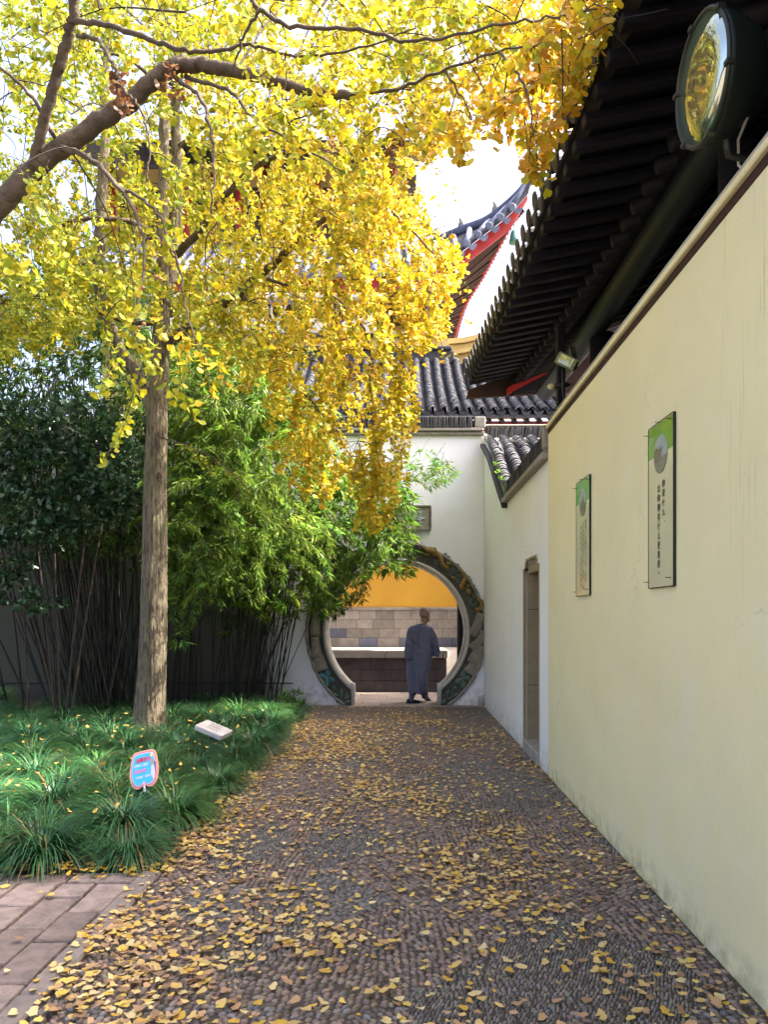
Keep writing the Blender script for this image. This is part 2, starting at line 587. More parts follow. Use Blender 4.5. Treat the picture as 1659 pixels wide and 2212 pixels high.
pO, pM, pC, pk = [], [], [], []
for ci, (ang, kind_) in enumerate(combos):
    la, lb = {'slate': (.035, .0155), 'brown': (.041, .026), 'pale': (.036, .028)}[kind_]
    ca, sa = math.cos(ang), math.sin(ang)
    ext = 5.2
    nu, nv = int(2 * ext / la), int(2 * ext / lb)
    iu, iv = np.meshgrid(np.arange(nu), np.arange(nv))
    uu = (iu + .5 * (iv % 2)) * la - ext + rng.normal(0, la * .12, iu.shape)
    vv = iv * lb - ext + rng.normal(0, lb * .12, iu.shape)
    vv = vv + .02 * np.sin(uu * 9 + ci)
    x = (uu * ca - vv * sa).ravel()
    y = (uu * sa + vv * ca).ravel() + 5.5
    k = (x > PX0 + .015) & (x < PX1 - .02) & (y > 2.35) & (y < 8.75) & (cell_of(x, y) == ci) & (rng.random(len(x)) > .03)
    k &= (x / np.maximum(y, .1) > -.60) & (x / np.maximum(y, .1) < .56)
    x, y = x[k], y[k]
    n_ = len(x)
    a_ = ang + rng.normal(0, .16, n_)
    sl = la * .5 * rng.uniform(.78, 1.12, n_); sb = lb * .5 * rng.uniform(.75, 1.05, n_); sh = rng.uniform(.007, .015, n_)
    Mx = np.zeros((n_, 3, 3))
    Mx[:, 0, 0] = np.cos(a_) * sl; Mx[:, 0, 1] = -np.sin(a_) * sb
    Mx[:, 1, 0] = np.sin(a_) * sl; Mx[:, 1, 1] = np.cos(a_) * sb
    Mx[:, 2, 2] = sh; Mx[:, 2, 0] = rng.normal(0, .002, n_)
    pO.append(np.stack([x, y, np.zeros(n_)], 1)); pM.append(Mx)
    base = {'slate': (.155, .133, .113), 'brown': (.175, .125, .095), 'pale': (.33, .27, .19)}[kind_]
    c = np.array(base)[None] * rng.uniform(.55, 1.6, (n_, 1)) * (1 + rng.normal(0, .05, (n_, 3)))
    pC.append(np.clip(c, .01, .9))
pO, pM, pC = np.concatenate(pO), np.concatenate(pM), np.concatenate(pC)
near = np.where(pO[:, 1] > 2.84)[0]
near = near[np.argsort(pO[near, 1])][:300]
sel = np.zeros(len(pO), bool); sel[near] = True
po = mesh_obj('pebbles', scatter_mesh('pebbles', PT, PF, pM[~sel], pO[~sel], pC[~sel], M['pebble'], True), path)
tag(po, kind='stuff')
pvar = [np_mesh('pebble', PT, PF, M['pebble'], True, np.tile(c, (13, 1))) for c in ((.15, .132, .118), (.11, .097, .088), (.17, .12, .09), (.10, .075, .06), (.20, .18, .17), (.3, .26, .2))]
for i in near:
    me = pvar[int(np.argmin([abs(pC[i] - np.array(c)).sum() for c in ((.15, .132, .118), (.11, .097, .088), (.17, .12, .09), (.10, .075, .06), (.20, .18, .17), (.3, .26, .2))]))]
    m4 = Matrix(pM[i].tolist()).to_4x4(); m4.translation = Vector(pO[i].tolist())
    mesh_obj('pebble', me, path, m4)

# stone pavers in the near left corner, kerb between them and the path
pav = thing('paving', 'worn pinkish stone slab paving in the near left corner', 'paving', (-2.2, 3.5, 0), kind='structure')
MB().bb(-4.6, -1.55, .5, 4.44, -.08, -.012).build('paving_joints', M['joint'], pav)


def paver(x0, x1, y0, y1):
    b = MB()
    hz = random.uniform(-.004, .012)
    j = [random.uniform(-.006, .006) for _ in range(4)]
    z1 = .006 + hz
    o = [(x0 + .008 + abs(j[0]), y0 + .008), (x1 - .008, y0 + .008 + abs(j[1])), (x1 - .008 - abs(j[2]), y1 - .008), (x0 + .008, y1 - .008 - abs(j[3]))]
    cx, cy = (x0 + x1) / 2, (y0 + y1) / 2
    outer = []
    for i in range(4):           # slightly irregular outline, two points each side
        p, q = o[i], o[(i + 1) % 4]
        outer += [p, ((p[0] * .6 + q[0] * .4) + random.uniform(-.004, .004), (p[1] * .6 + q[1] * .4) + random.uniform(-.004, .004))]
    rings = []
    for f_, z in ((1.0, -.04), (1.0, z1 - .008), (.965, z1)):
        rings.append([(cx + (x - cx) * f_, cy + (y - cy) * f_, z + (random.uniform(-.0015, .0015) if f_ < 1 else 0)) for x, y in outer])
    b.loft(rings)
    b.build('paver', M['paver'], pav)


y = 4.43
x = -1.555
while x > -3.1:                  # header course along the bed
    wd = random.uniform(.36, .43)
    paver(x - wd, x, 4.27, 4.43); x -= wd
x, ci = -1.555, 0
while x > -2.75:
    wd = random.uniform(.19, .235)
    y = 4.27 - (0.0 if ci % 2 else 0.0)
    first = True
    while y > 2.1:
        ln = random.uniform(.34, .42) * (.55 if first and ci % 2 else 1)
        paver(x - wd, x, y - ln, y); y -= ln; first = False
    x -= wd; ci += 1
kb = thing('kerb', 'brown kerb stones edging the paving beside the pebble path', 'kerb', (-1.49, 3.5, 0), kind='structure')
for (a, b_) in ((4.44, 3.62), (3.61, 3.0), (2.99, 2.3)):
    MB().box((-1.492, (a + b_) / 2, -.02), (.118, a - b_, .085), (0, 0, R(random.uniform(-.4, .4))), .012).build('kerb_stone', M['kerb'], kb)

bed = MB()
gx, gy = np.linspace(-12, -1.47, 24), np.linspace(4.46, 12.66, 22)
vs = [(x, y, -.02 + .12 * min(1, (-1.47 - x) / .5) * min(1, (y - 4.46) / .4) + random.uniform(0, .02)) for y in gy for x in gx]
bed.add(vs, [(j * 24 + i, j * 24 + i + 1, (j + 1) * 24 + i + 1, (j + 1) * 24 + i) for j in range(21) for i in range(23)])
tag(bed.build('planting_bed', M['soil'], smooth=True), 'dark soil bed under the grass and bamboo', 'planting bed', kind='structure')

# ================================================================== gate wall with its moon gate
GY, GT = 12.70, .40
CX, CZ, RI, RO = -.07, 1.27, 1.19, 1.555
gw = thing('gate_wall', 'whitewashed garden wall with dark tile coping around the moon gate', 'wall', (-2, GY, 0))
hole = RO - .06
XL, XR, ZB, ZT = -11.0, 1.47, -.35, 4.64
angs = sorted(set([2 * math.pi * k / 96 for k in range(96)] + [math.atan2(z - CZ, x - CX) % (2 * math.pi) for x in (XL, XR) for z in (ZB, ZT)]))
vs, fs = [], []
for a in angs:
    c, s = math.cos(a), math.sin(a)
    t = min([q for q in (((XR - CX) / c if c > 1e-9 else 1e9), ((XL - CX) / c if c < -1e-9 else 1e9), ((ZT - CZ) / s if s > 1e-9 else 1e9), ((ZB - CZ) / s if s < -1e-9 else 1e9))])
    for (rr, yy) in ((hole, GY), (t, GY), (hole, GY + GT), (t, GY + GT)):
        vs.append((CX + c * rr, yy, CZ + s * rr))
na = len(angs)
for i in range(na):
    j = (i + 1) % na
    a, b_ = 4 * i, 4 * j
    fs += [(a, a + 1, b_ + 1, b_), (a + 2, b_ + 2, b_ + 3, a + 3), (a, b_, b_ + 2, a + 2), (a + 1, a + 3, b_ + 3, b_ + 1)]
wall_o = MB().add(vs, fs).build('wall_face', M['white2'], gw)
# a low plinth line scratched behind the bamboo
MB().bb(XL, CX - RO - .22, GY - .012, GY + .02, .38, .40).build('plinth_line', M['joint'], gw)


def slats(parent, x0, x1, y, z0, z1, pitch, along='x', name='coping_tile', lean=.0):
    """row of thin tiles standing on edge"""
    mes = []
    for k in range(4):
        hgt = (z1 - z0) * random.uniform(.94, 1.0)
        dims = (pitch * .78, .20, hgt)
        mes.append(MB().box((0, 0, hgt / 2), dims, None, .004).mesh(name, M['tiledark']))
    x = x0
    while x < x1:
        o = mesh_obj(name, random.choice(mes), parent)
        rz = random.gauss(0, .03)
        if along == 'x':
            o.location = (x, y + random.gauss(0, .006), z0); o.rotation_euler = (0, lean + random.gauss(0, .05), rz)
        else:
            o.location = (y + random.gauss(0, .006), x, z0); o.rotation_euler = (lean + random.gauss(0, .05), 0, math.pi / 2 + rz)
        x += pitch


# coping: moulding, slats on edge, plaster cap
MB().bb(XL, 1.44, GY - .07, GY + GT + .07, 4.64, 4.70, .01).build('coping_moulding', M['rimstone'], gw)
MB().bb(XL, 1.42, GY - .12, GY + GT + .12, 4.702, 4.755, .012).build('coping_ledge', M['stone'], gw)
slats(gw, -3.9, 1.24, GY - .03, 4.757, 4.93, .046)
MB().bb(XL, 1.26, GY - .02, GY + GT + .05, 4.757, 4.90).build('coping_core', M['tiledark'], gw)
MB().bb(1.27, 1.45, GY - .12, GY + .3, 4.757, 4.94, .01).build('coping_end_block', M['rimstone'], gw)
MB().bb(XL, 1.26, GY - .10, GY + GT, 4.932, 4.955, .01).build('coping_cap', M['tiledark'], gw)
# the wall runs on, lower, to the right
MB().bb(1.475, 4.2, GY + .06, GY + GT, -.1, 4.55).build('wall_face', M['tiledark'], gw)
slats(gw, 1.50, 2.9, GY + .10, 4.62, 4.80, .046, lean=.15)
MB().bb(1.46, 4.2, GY - .03, GY + GT, 4.552, 4.60, .01).build('coping_moulding', M['stone'], gw)
MB().bb(1.46, 4.2, GY + .02, GY + GT - .03, 4.81, 4.845, .01).build('coping_cap', M['stone'], gw)

# ---- the gate ring
mg = thing('moon_gate', 'round moon gate with carved stone ring in the white wall', 'gate', (CX, GY, 0))
JX = .725


def ring_limits(a):
    c, s = math.cos(a), math.sin(a)
    ri, ro = RI, RO
    if s < 0:
        if abs(c) > 1e-6: ri = max(RI, min(JX / max(abs(c), 1e-6), 3)) if RI * abs(c) < JX else RI
        ro = min(RO, (CZ + .02) / -s)
    return ri, ro


def sector(a0, a1, n, prof, fn=None):
    """sweep a ring profile [(r0..r1 fraction or absolute), y] along the ring angles"""
    rings = []
    for i in range(n + 1):
        a = a0 + (a1 - a0) * i / n
        rings.append([(CX + math.cos(a) * r_, yy, CZ + math.sin(a) * r_) for r_, yy in prof(a)])
    return rings


# lowest angle: where the upright end of the ring meets the ground
aend = math.atan2(-(CZ + .02), JX)          # right foot
A0, A1 = aend + 1e-3, math.pi - aend - 1e-3


def prof_panel(a):
    ri, ro = ring_limits(a)
    return [(ri, GY - .035), (ro, GY - .035), (ro, GY + .05), (ri, GY + .05)]


def prof_jamb(a):
    ri, ro = ring_limits(a)
    return [(ri, GY - .03), (ri + .07, GY - .03), (ri + .07, GY + GT + .05), (ri, GY + GT + .05)]


MB().loft(sector(A0, A1, 120, prof_panel)).build('ring_panel', M['ringstone'], mg, smooth=False)
MB().loft(sector(A0, A1, 120, prof_jamb)).build('jamb', M['palestone'], mg, smooth=False)
# raised rims: weathered outer edge, rounded inner moulding ending in scrolls
aout = math.asin(-(CZ - .0) / RO)
pts = [(CX + math.cos(a) * (RO - .02), GY - .05, CZ + math.sin(a) * (RO - .02)) for a in np.linspace(aout, math.pi - aout, 110)]
MB().tube(pts, [.026 + .006 * math.sin(i * 1.7) for i in range(110)], 8).build('outer_rim', M['rimstone'], mg, smooth=True)
pts = [(CX + math.cos(a) * (RO - .075), GY - .04, CZ + math.sin(a) * (RO - .075)) for a in np.linspace(aout + .03, math.pi - aout - .03, 110)]
MB().tube(pts, .016, 6).build('outer_bead', M['ringstone'], mg, smooth=True)
ain = -math.acos(JX / RI)
pts = [(CX + math.cos(a) * (RI + .035), GY - .055, CZ + math.sin(a) * (RI + .035)) for a in np.linspace(ain - .01, math.pi - ain + .01, 110)]
MB().tube(pts, .036, 10).build('inner_rim', M['palestone'], mg, smooth=True)
for s in (-1, 1):
    zt = CZ - math.sqrt(RI ** 2 - JX ** 2)
    MB().tube([(CX + s * (JX + .02), GY - .06, zt + .07), (CX + s * (JX + .015), GY - .06, zt - .03), (CX + s * (JX + .018), GY - .05, zt - .15), (CX + s * (JX + .02), GY - .05, .0)], [.05, .045, .03, .028], 10).build('scroll_end', M['palestone'], mg, smooth=True)


# ---- reliefs on the ring: angles in degrees from the right-hand side
def rp(deg, r_, out=0.0):
    a = R(deg)
    return Vector((CX + math.cos(a) * r_, GY - .035 - out, CZ + math.sin(a) * r_))


def pxz(px, py, out=0.0):
    p = at(px, py, GY - .05)
    return Vector((p.x, GY - .035 - out, p.z))


def cloud(px, py, r_, turn=1, m='jade'):
    c = pxz(px, py, .012)
    pts, rad = [], []
    for i in range(26):
        t = i / 25
        a = turn * (t * 2.1 * 2 * math.pi) + .6
        rr = r_ * (1 - .86 * t)
        pts.append((c.x + math.cos(a) * rr, c.y - .012 * t, c.z + math.sin(a) * rr)); rad.append(r_ * .20 * (1 - .35 * t))
    MB().tube(pts, rad, 6).build('cloud_scroll', M[m], mg, smooth=True)


def d2(zx, zy):     # place in the enlarged picture of the upper right ring -> frame units
    return (1500 + zx / 5.53) / 1.69017, (1950 + zy / 5.53) / 1.69017


for (zx, zy, rr, tn) in ((700, 420, 40, 1), (757, 462, 40, -1), (512, 570, 52, 1), (750, 545, 44, 1), (840, 595, 44, -1), (740, 715, 46, 1), (838, 712, 46, -1), (800, 815, 42, 1),
                         (945, 640, 42, 1), (968, 735, 38, 1), (958, 830, 42, -1), (960, 950, 44, 1), (1165, 865, 36, -1), (1195, 950, 46, 1), (1268, 1070, 46, 1), (1120, 1110, 36, 1), (1090, 1180, 36, -1),
                         (1312, 1180, 40, -1), (1302, 1250, 46, 1), (1150, 1300, 42, 1), (1220, 1310, 36, -1), (1210, 1380, 44, 1), (1260, 1430, 46, -1), (1330, 1390, 42, 1), (910, 760, 24, 1), (885, 905, 34, -1)):
    px, py = d2(zx, zy)
    cloud(px, py, rr / 5.53 / 1.69 / F * GY * 1.0, tn)
# the mirrored left half, mostly behind the bamboo
for k in range(14):
    p = rp(112 + k * 4.2, RI + .19 + .08 * math.sin(k * 2.4))
    q = (VX + p.x / (GY - .05) * F, VY - (p.z - EYE) / (GY - .05) * F)
    cloud(q[0], q[1], .045, 1 if k % 2 else -1)


def dragon_run(zpts, rads):
    pts, rad = [], []
    cp = crv([(*d2(a, b_), r_) for (a, b_), r_ in zip(zpts, rads)], 7)
    for i, (px, py, r_) in enumerate(cp):
        p = pxz(px, py, .02)
        pts.append(p); rad.append(.85 * r_ * (1.0 if i % 2 else .86))      # scaly ridged body
    dragon_run.last = MB().tube(pts, rad, 10).build('dragon_body', M['gold'], mg, smooth=False)
    for i in range(1, len(pts) - 1):         # scale ridges
        if i % 2:
            d = (pts[i + 1] - pts[i - 1]).normalized()
            side = Vector((d.z, 0, -d.x))
            c = pts[i] + Vector((0, -rad[i] * .75, 0))
            MB().tube([c - side * rad[i] * .7 + Vector((0, rad[i] * .3, 0)), c, c + side * rad[i] * .7 + Vector((0, rad[i] * .3, 0))], rad[i] * .22, 5).build('dragon_scale', M['gold'], dragon_run.last)


dragon_run([(520, 390), (570, 430), (610, 510), (640, 600), (720, 690), (760, 620)], [.05, .056, .058, .055, .035, .018])
dragon_run([(1020, 750), (1065, 800), (1090, 890), (1065, 980), (1020, 1060), (1065, 1110)], [.03, .048, .055, .055, .05, .03])
dragon_run([(1330, 1310), (1400, 1340), (1440, 1420), (1420, 1500), (1350, 1530), (1300, 1490)], [.034, .045, .048, .046, .04, .02])
# head: skull, muzzle, horn crest strands, jaw
hb = MB()
hb.tube([pxz(*d2(500, 400), .02), pxz(*d2(440, 350), .03), pxz(*d2(360, 330), .035), pxz(*d2(300, 300), .03), pxz(*d2(230, 265), .02)], [.045, .06, .055, .04, .022], 9)
hb.tube([pxz(*d2(380, 400), .02), pxz(*d2(310, 420), .02), pxz(*d2(250, 380), .02)], [.03, .024, .012], 7)
dhead = hb.build('dragon_head', M['gold'], mg, smooth=True)
for k in range(8):
    a, b_ = (400 + k * 8, 270 + k * 24), (520 + k * 4, 285 + k * 19)
    MB().tube([pxz(*d2(a[0] - 20, a[1]), .03), pxz(*d2((a[0] + b_[0]) / 2, (a[1] + b_[1]) / 2 + 8), .045), pxz(*d2(*b_), .02)], [.010, .012, .006], 5).build('dragon_mane', M['gold'], dhead, smooth=True)
for (a, b_) in (((1160, 1100), (1190, 1230)), ((760, 560), (745, 640)), ((850, 860), (890, 920)), ((1180, 1010), (1160, 1080))):
    hb = MB()
    for k in (-1, 0, 1):
        hb.tube([pxz(*d2(b_[0] + k * 6, b_[1]), .01), pxz(*d2((a[0] + b_[0]) / 2 + k * 24, (a[1] + b_[1]) / 2), .03), pxz(*d2(a[0] + k * 26, a[1]), .012)], [.012, .022, .01], 6)
    hb.build('dragon_claw', M['gold'], mg, smooth=True)


def d3(zx, zy):     # places in the enlarged picture of the lower right ring
    return (1400 + zx / 4.1475) / 1.69017, (2150 + zy / 4.1475) / 1.69017


def fluted(p0, p1, w0, w1, nfl, bend, name='fluted_relief', proj=d3):
    """a shell-like bundle of flutes"""
    b_ = MB()
    for k in range(nfl):
        t = (k / (nfl - 1) - .5)
        pts, rad = [], []
        for i in range(7):
            s = i / 6
            dx, dy = p1[0] - p0[0], p1[1] - p0[1]
            ln = math.hypot(dx, dy)
            nx, ny = -dy / ln, dx / ln
            wd = w0 + (w1 - w0) * s
            bx = bend * math.sin(math.pi * s)
            px, py = p0[0] + dx * s + nx * (wd * t + bx), p0[1] + dy * s + ny * (wd * t + bx)
            pts.append(pxz(*proj(px, py), .008 + .03 * (1 - (2 * t) ** 2))); rad.append(max(.004, wd / nfl * .55 / 4.1475 / 1.69 / F * GY))
        b_.tube(pts, rad, 6)
    b_.build(name, M['relief'], mg, smooth=True)


fluted((1480, 370), (1330, 700), 110, 120, 6, -25)
fluted((1520, 640), (1325, 900), 90, 130, 6, -45)
fluted((1490, 860), (1370, 1130), 90, 190, 9, 20)
fluted((1400, 1110), (1300, 1290), 120, 210, 12, 0)


def d4(zx, zy):     # places in the enlarged picture of the lower left ring
    return (1090 + zx / 4.9167) / 1.69017, (2150 + zy / 4.9167) / 1.69017


fluted((330, 400), (290, 850), 120, 170, 9, 10, proj=d4)
fluted((290, 860), (330, 1240), 130, 190, 9, 8, proj=d4)
fluted((345, 1200), (420, 1470), 170, 230, 16, 0, proj=d4)


def petal(b_, c, tip, wd, proj):
    dx, dy = tip[0] - c[0], tip[1] - c[1]
    ln = math.hypot(dx, dy); nx, ny = -dy / ln, dx / ln
    ws = [0.06, .62, 1.0, .8, .0]
    L_, Rr, Cc = [], [], []
    for i, s in enumerate((0.05, .25, .5, .78, 1.0)):
        px, py = c[0] + dx * s, c[1] + dy * s
        L_.append(pxz(*proj(px + nx * wd * ws[i], py + ny * wd * ws[i]), .018)); Rr.append(pxz(*proj(px - nx * wd * ws[i], py - ny * wd * ws[i]), .018)); Cc.append(pxz(*proj(px, py), .034 if 0 < i < 4 else .022))
    vs = L_ + Cc + Rr
    back = [v + Vector((0, .02, 0)) for v in L_ + Rr]
    fs = []
    for i in range(4):
        fs += [(i, i + 1, 5 + i + 1, 5 + i), (5 + i, 5 + i + 1, 10 + i + 1, 10 + i), (15 + i, 15 + i + 1, i + 1, i), (10 + i, 10 + i + 1, 20 + i + 1, 20 + i)]
    b_.add(vs + back, fs)


def blossom(c, tips, wd, m, proj):
    for t in tips:
        b_ = MB(); petal(b_, c, t, wd, proj); b_.build('petal', M[m], mg)
    MB().lathe([(.012, 0), (.014, .01), (.004, .016)], pxz(*proj(*c), .02), (0, -1, 0), 8).build('flower_heart', M['relief'], mg)


blossom((1200, 1360), [(1215, 1235), (1340, 1345), (1225, 1510), (1075, 1420)], 42, 'jade', d3)
blossom((505, 1600), [(530, 1450), (650, 1650), (490, 1770), (345, 1540)], 52, 'teal', d4)


def vine(pts, leaves, proj, wd=30):
    MB().tube([pxz(*proj(*p), .014) for p in crv(pts, 5)], .009, 6).build('vine_stem', M['jade'], mg, smooth=True)
    for c, t in leaves:
        b_ = MB(); petal(b_, c, t, wd, proj); b_.build('vine_leaf', M['jade'], mg)


vine([(930, 1760), (880, 1690), (870, 1620), (930, 1610), (1000, 1660), (1050, 1600), (1060, 1500)], [((960, 1620), (995, 1520)), ((1050, 1640), (1130, 1580)), ((900, 1720), (950, 1690)), ((1060, 1500), (1110, 1480))], d3, 26)
vine([(800, 2060), (760, 1960), (700, 1850), (640, 1790)], [((780, 1960), (760, 1770)), ((720, 1920), (600, 1880)), ((800, 2000), (930, 1910)), ((800, 2030), (660, 2020)), ((640, 1800), (620, 1740)), ((820, 1960), (900, 1850)), ((810, 2050), (940, 2010))], d4, 30)

# name plaque over the gate, brush strokes in pale green
npq = thing('name_plaque', 'small grey stone plaque with pale brush lettering above the moon gate', 'plaque', (.33, GY, 2.9))
q0, q1 = at(856, 1096, GY), at(929, 1142, GY)
pfield = MB().bb(q0.x, q1.x, GY - .03, GY - .001, q1.z, q0.z, .006).build('plaque_field', M['stone'], npq)
for (a, b_, c, d) in ((q0.x - .02, q1.x + .02, q0.z + .001, q0.z + .035), (q0.x - .02, q1.x + .02, q1.z - .035, q1.z - .001), (q0.x - .022, q0.x - .001, q1.z, q0.z), (q1.x + .001, q1.x + .026, q1.z, q0.z)):
    MB().bb(a, b_, GY - .055, GY - .001, c, d, .008).build('plaque_frame', M['rimstone'], npq)


def d5(zx, zy): return (1480 + zx / 13.825) / 1.69017, (1840 + zy / 13.825) / 1.69017


inkm = pmat('plaque_letter_paint', (.42, .55, .54), (.36, .48, .48), 30, .7, .1)
for st in ([(685, 400), (690, 470), (760, 460), (860, 390)], [(670, 610), (740, 590), (830, 565)], [(640, 700), (740, 695), (830, 700)], [(560, 830), (700, 800), (850, 755), (970, 735)], [(790, 720), (770, 820), (740, 900), (700, 950)], [(700, 950), (770, 975), (790, 1020), (870, 930)],
           [(330, 420), (400, 520), (360, 640)], [(240, 700), (360, 690), (470, 660)], [(350, 500), (340, 800), (300, 1000)]):
    MB().tube([Vector((at(*d5(*p), GY).x, GY - .034, at(*d5(*p), GY).z)) for p in crv(st, 5)], .014, 6, squash=(1, .5, 1)).build('brush_stroke', inkm, pfield, smooth=True)

# ================================================================== walls on the right
WX = 1.43
# thin trim
cw = thing('cream_wall', 'tall cream painted wall running along the right side of the path', 'wall', (WX, 2, 0))
MB().bb(WX, WX + .4, -4, 7.14, -.1, 3.302).build('wall_face', M['cream'], cw)
MB().bb(WX - .006, WX + .4, -4, 7.13, 3.304, 3.345).build('dark_band', pmat('dark_red_band', (.045, .015, .012), (.03, .012, .01), 6, .7, .1), cw)
MB().bb(WX - .03, WX + .3, -4, 7.12, 3.347, 3.385, .006).build('ledge', M['cream'], cw)
MB().tube([(WX - .015, -4, 3.398), (WX - .015, 2, 3.40), (WX - .02, 4.6, 3.397), (WX - .01, 7.0, 3.415)], .007, 6).build('cable', M['palestone'], cw, smooth=True)

ww = thing('whitewashed_wall', 'lower whitewashed wall with the narrow doorway beside the moon gate', 'wall', (WX, 9.5, 0))
DX0, DX1, DZ0, DZ1 = 7.62, 8.55, .13, 2.18
TH_ = .42
xw = WX + .004


def wprism(poly, name, m):
    MB().prism(poly, lambda u, v, t: (t, u, v), xw, xw + TH_).build(name, m, ww)


wprism([(7.142, -.1), (DX0, -.1), (DX0, 3.06), (7.142, 3.06)], 'wall_face', M['white'])
nt_ = .10
wprism([(DX0, DZ1 - nt_), (DX0 + nt_, DZ1 - nt_), (DX0 + nt_, DZ1 - .04), (DX0 + nt_ + .05, DZ1 - .04), (DX0 + nt_ + .05, DZ1), (DX1 - nt_ - .05, DZ1), (DX1 - nt_ - .05, DZ1 - .04), (DX1 - nt_, DZ1 - .04), (DX1 - nt_, DZ1 - nt_), (DX1, DZ1 - nt_), (DX1, 3.06), (DX0, 3.06)], 'wall_over_door', M['white'])
wprism([(DX1, -.1), (12.69, -.1), (12.69, 4.60), (12.06, 4.32), (9.95, 3.06), (DX1, 3.06)], 'wall_face', M['white'])
# stone door surround inside the opening, threshold, timber door leaf deep in the wall
tan = pmat('tan_door_stone', (.36, .29, .17), (.25, .20, .115), 5, .85, .3, 40)
MB().bb(xw + .03, xw + TH_, DX1 - .05, DX1 - .001, DZ0, DZ1 - nt_ - .001).build('door_jamb', tan, ww)
MB().bb(xw + .03, xw + TH_, DX0 + .001, DX0 + .05, DZ0, DZ1 - nt_ - .001).build('door_jamb', tan, ww)
MB().bb(xw + .03, xw + TH_, DX0 + .051, DX1 - .051, DZ1 - nt_ - .05, DZ1 - nt_ + .03).build('door_lintel', tan, ww)
MB().bb(xw - .02, xw + TH_, DX0 - .02, DX1 + .0, -.05, DZ0 - .001, .01).build('threshold', M['stone'], ww)
for z0, z1 in ((.75, .757), (1.62, 1.627)):
    MB().bb(xw + .028, xw + .4, DX1 - .053, DX1 - .0495, z0, z1).build('jamb_joint', M['joint'], ww)
rim = MB()
tr = [(DX0, DZ0), (DX0, DZ1 - nt_), (DX0 + nt_, DZ1 - nt_), (DX0 + nt_, DZ1 - .04), (DX0 + nt_ + .05, DZ1 - .04), (DX0 + nt_ + .05, DZ1), (DX1 - nt_ - .05, DZ1), (DX1 - nt_ - .05, DZ1 - .04), (DX1 - nt_, DZ1 - .04), (DX1 - nt_, DZ1 - nt_), (DX1, DZ1 - nt_), (DX1, DZ0)]
for i in range(len(tr) - 1):
    a, b_ = tr[i], tr[i + 1]
    y0, y1, z0, z1 = min(a[0], b_[0]) - .012, max(a[0], b_[0]) + .012, min(a[1], b_[1]) - .012, max(a[1], b_[1]) + .012
    rim.bb(xw - .008 - .0004 * i, xw + .02, y0, y1, z0, z1)
rim.build('door_edge_trim', tan, ww)
door = MB().bb(xw + TH_ - .08, xw + TH_ - .03, DX0 + .052, DX1 - .052, DZ0, DZ1 - nt_ - .052).build('door_leaf', M['brownwood'], ww)
# coping over the low part: moulding and standing tiles
MB().bb(xw - .075, xw + TH_, 7.15, 9.98, 3.062, 3.135, .012).build('coping_moulding', M['stone'], ww)
MB().bb(xw - .035, xw + TH_, 7.16, 9.94, 3.137, 3.17, .006).build('coping_ledge', M['rimstone'], ww)
brt = pmat('brown_coping_tile', (.085, .06, .035), (.05, .038, .025), 10, .8, .3, 50, rand=.3)
slats(ww, 7.25, 9.92, xw + .085, 3.172, 3.35, .05, 'y')
MB().bb(xw - .05, xw + .25, 7.15, 7.235, 3.06 + .112, 3.40, .01).build('coping_end_block', M['stone'], ww)
MB().bb(xw - .0, xw + .19, 7.24, 9.93, 3.352, 3.375, .006).build('coping_cap', brt, ww)
# moulded white edge up the slope
MB().tube([(xw + .02, 9.9, 3.09), (xw + .02, 12.05, 4.36), (xw + .02, 12.66, 4.64)], .035, 6).build('verge', M['rimstone'], ww)
tag(MB().tube([(1.40, 12.62, 0), (1.40, 12.62, .20)], .022, 8).tube([(1.345, 12.64, .0), (1.345, 12.64, .17)], .02, 8).build('drain_pipe', M['palestone'], smooth=True), 'pair of short pale pipe stubs in the corner beside the moon gate', 'pipe')
# ================================================================== behind the gate
gf = thing('gate_floor', 'brown flagstone floor inside the moon gate', 'floor', (0, 13.5, 0), kind='structure')
MB().bb(-4, 4, 12.55, 19.9, -.1, -.004).build('floor_bed', M['joint'], gf)
y = 12.58
while y < 14.85:
    d = random.uniform(.36, .46); x = -1.6 - random.uniform(0, .5)
    while x < 2.2:
        wd = random.uniform(.7, 1.1)
        MB().bb(x + .004, x + wd - .004, y + .004, y + d - .004, -.05, .012 + random.uniform(0, .004), .006).build('flagstone', M['flag'], gf)
        x += wd
    y += d
terr = MB().bb(-7, .86, 15.26, 19.97, -.1, .70)
tag(terr.build('terrace', M['stone']), 'pale raised terrace behind the dark parapet', 'terrace', kind='structure')
ramp = MB().prism([(14.9, -.05), (17.0, .70), (19.96, .70), (19.96, -.08), (14.9, -.08)], lambda u, v, t: (t, u, v), .90, 4.5)
tag(ramp.build('ramp', M['stone']), 'pale ramp rising to the right of the dark parapet', 'ramp', kind='structure')

pp = thing('stone_parapet', 'low dark stone parapet seen through the moon gate', 'parapet', (-.5, 15, 0))
MB().bb(-5, .93, 14.86, 15.24, -.05, .70).build('parapet_core', M['joint'], pp)
for r_, (z0, z1) in enumerate(((0, .24), (.245, .47), (.475, .70))):
    x = -2.6 + (.3 if r_ % 2 else 0)
    while x < .93:
        x1 = min(x + random.uniform(.5, .8), .93)
        if .93 - x1 < .2: x1 = .93
        MB().bb(x + .003, x1 - .003, 14.835, 15.0, z0 + .003, z1, .006).build('parapet_block', M['darkstone'], pp)
        x = x1
x = -2.6
while x < .95:
    x1 = min(x + 1.15, .955)
    MB().bb(x + .003, x1 - .003, 14.78, 15.25, .703, .86, .012).build('parapet_cap', M['stone'], pp); x = x1

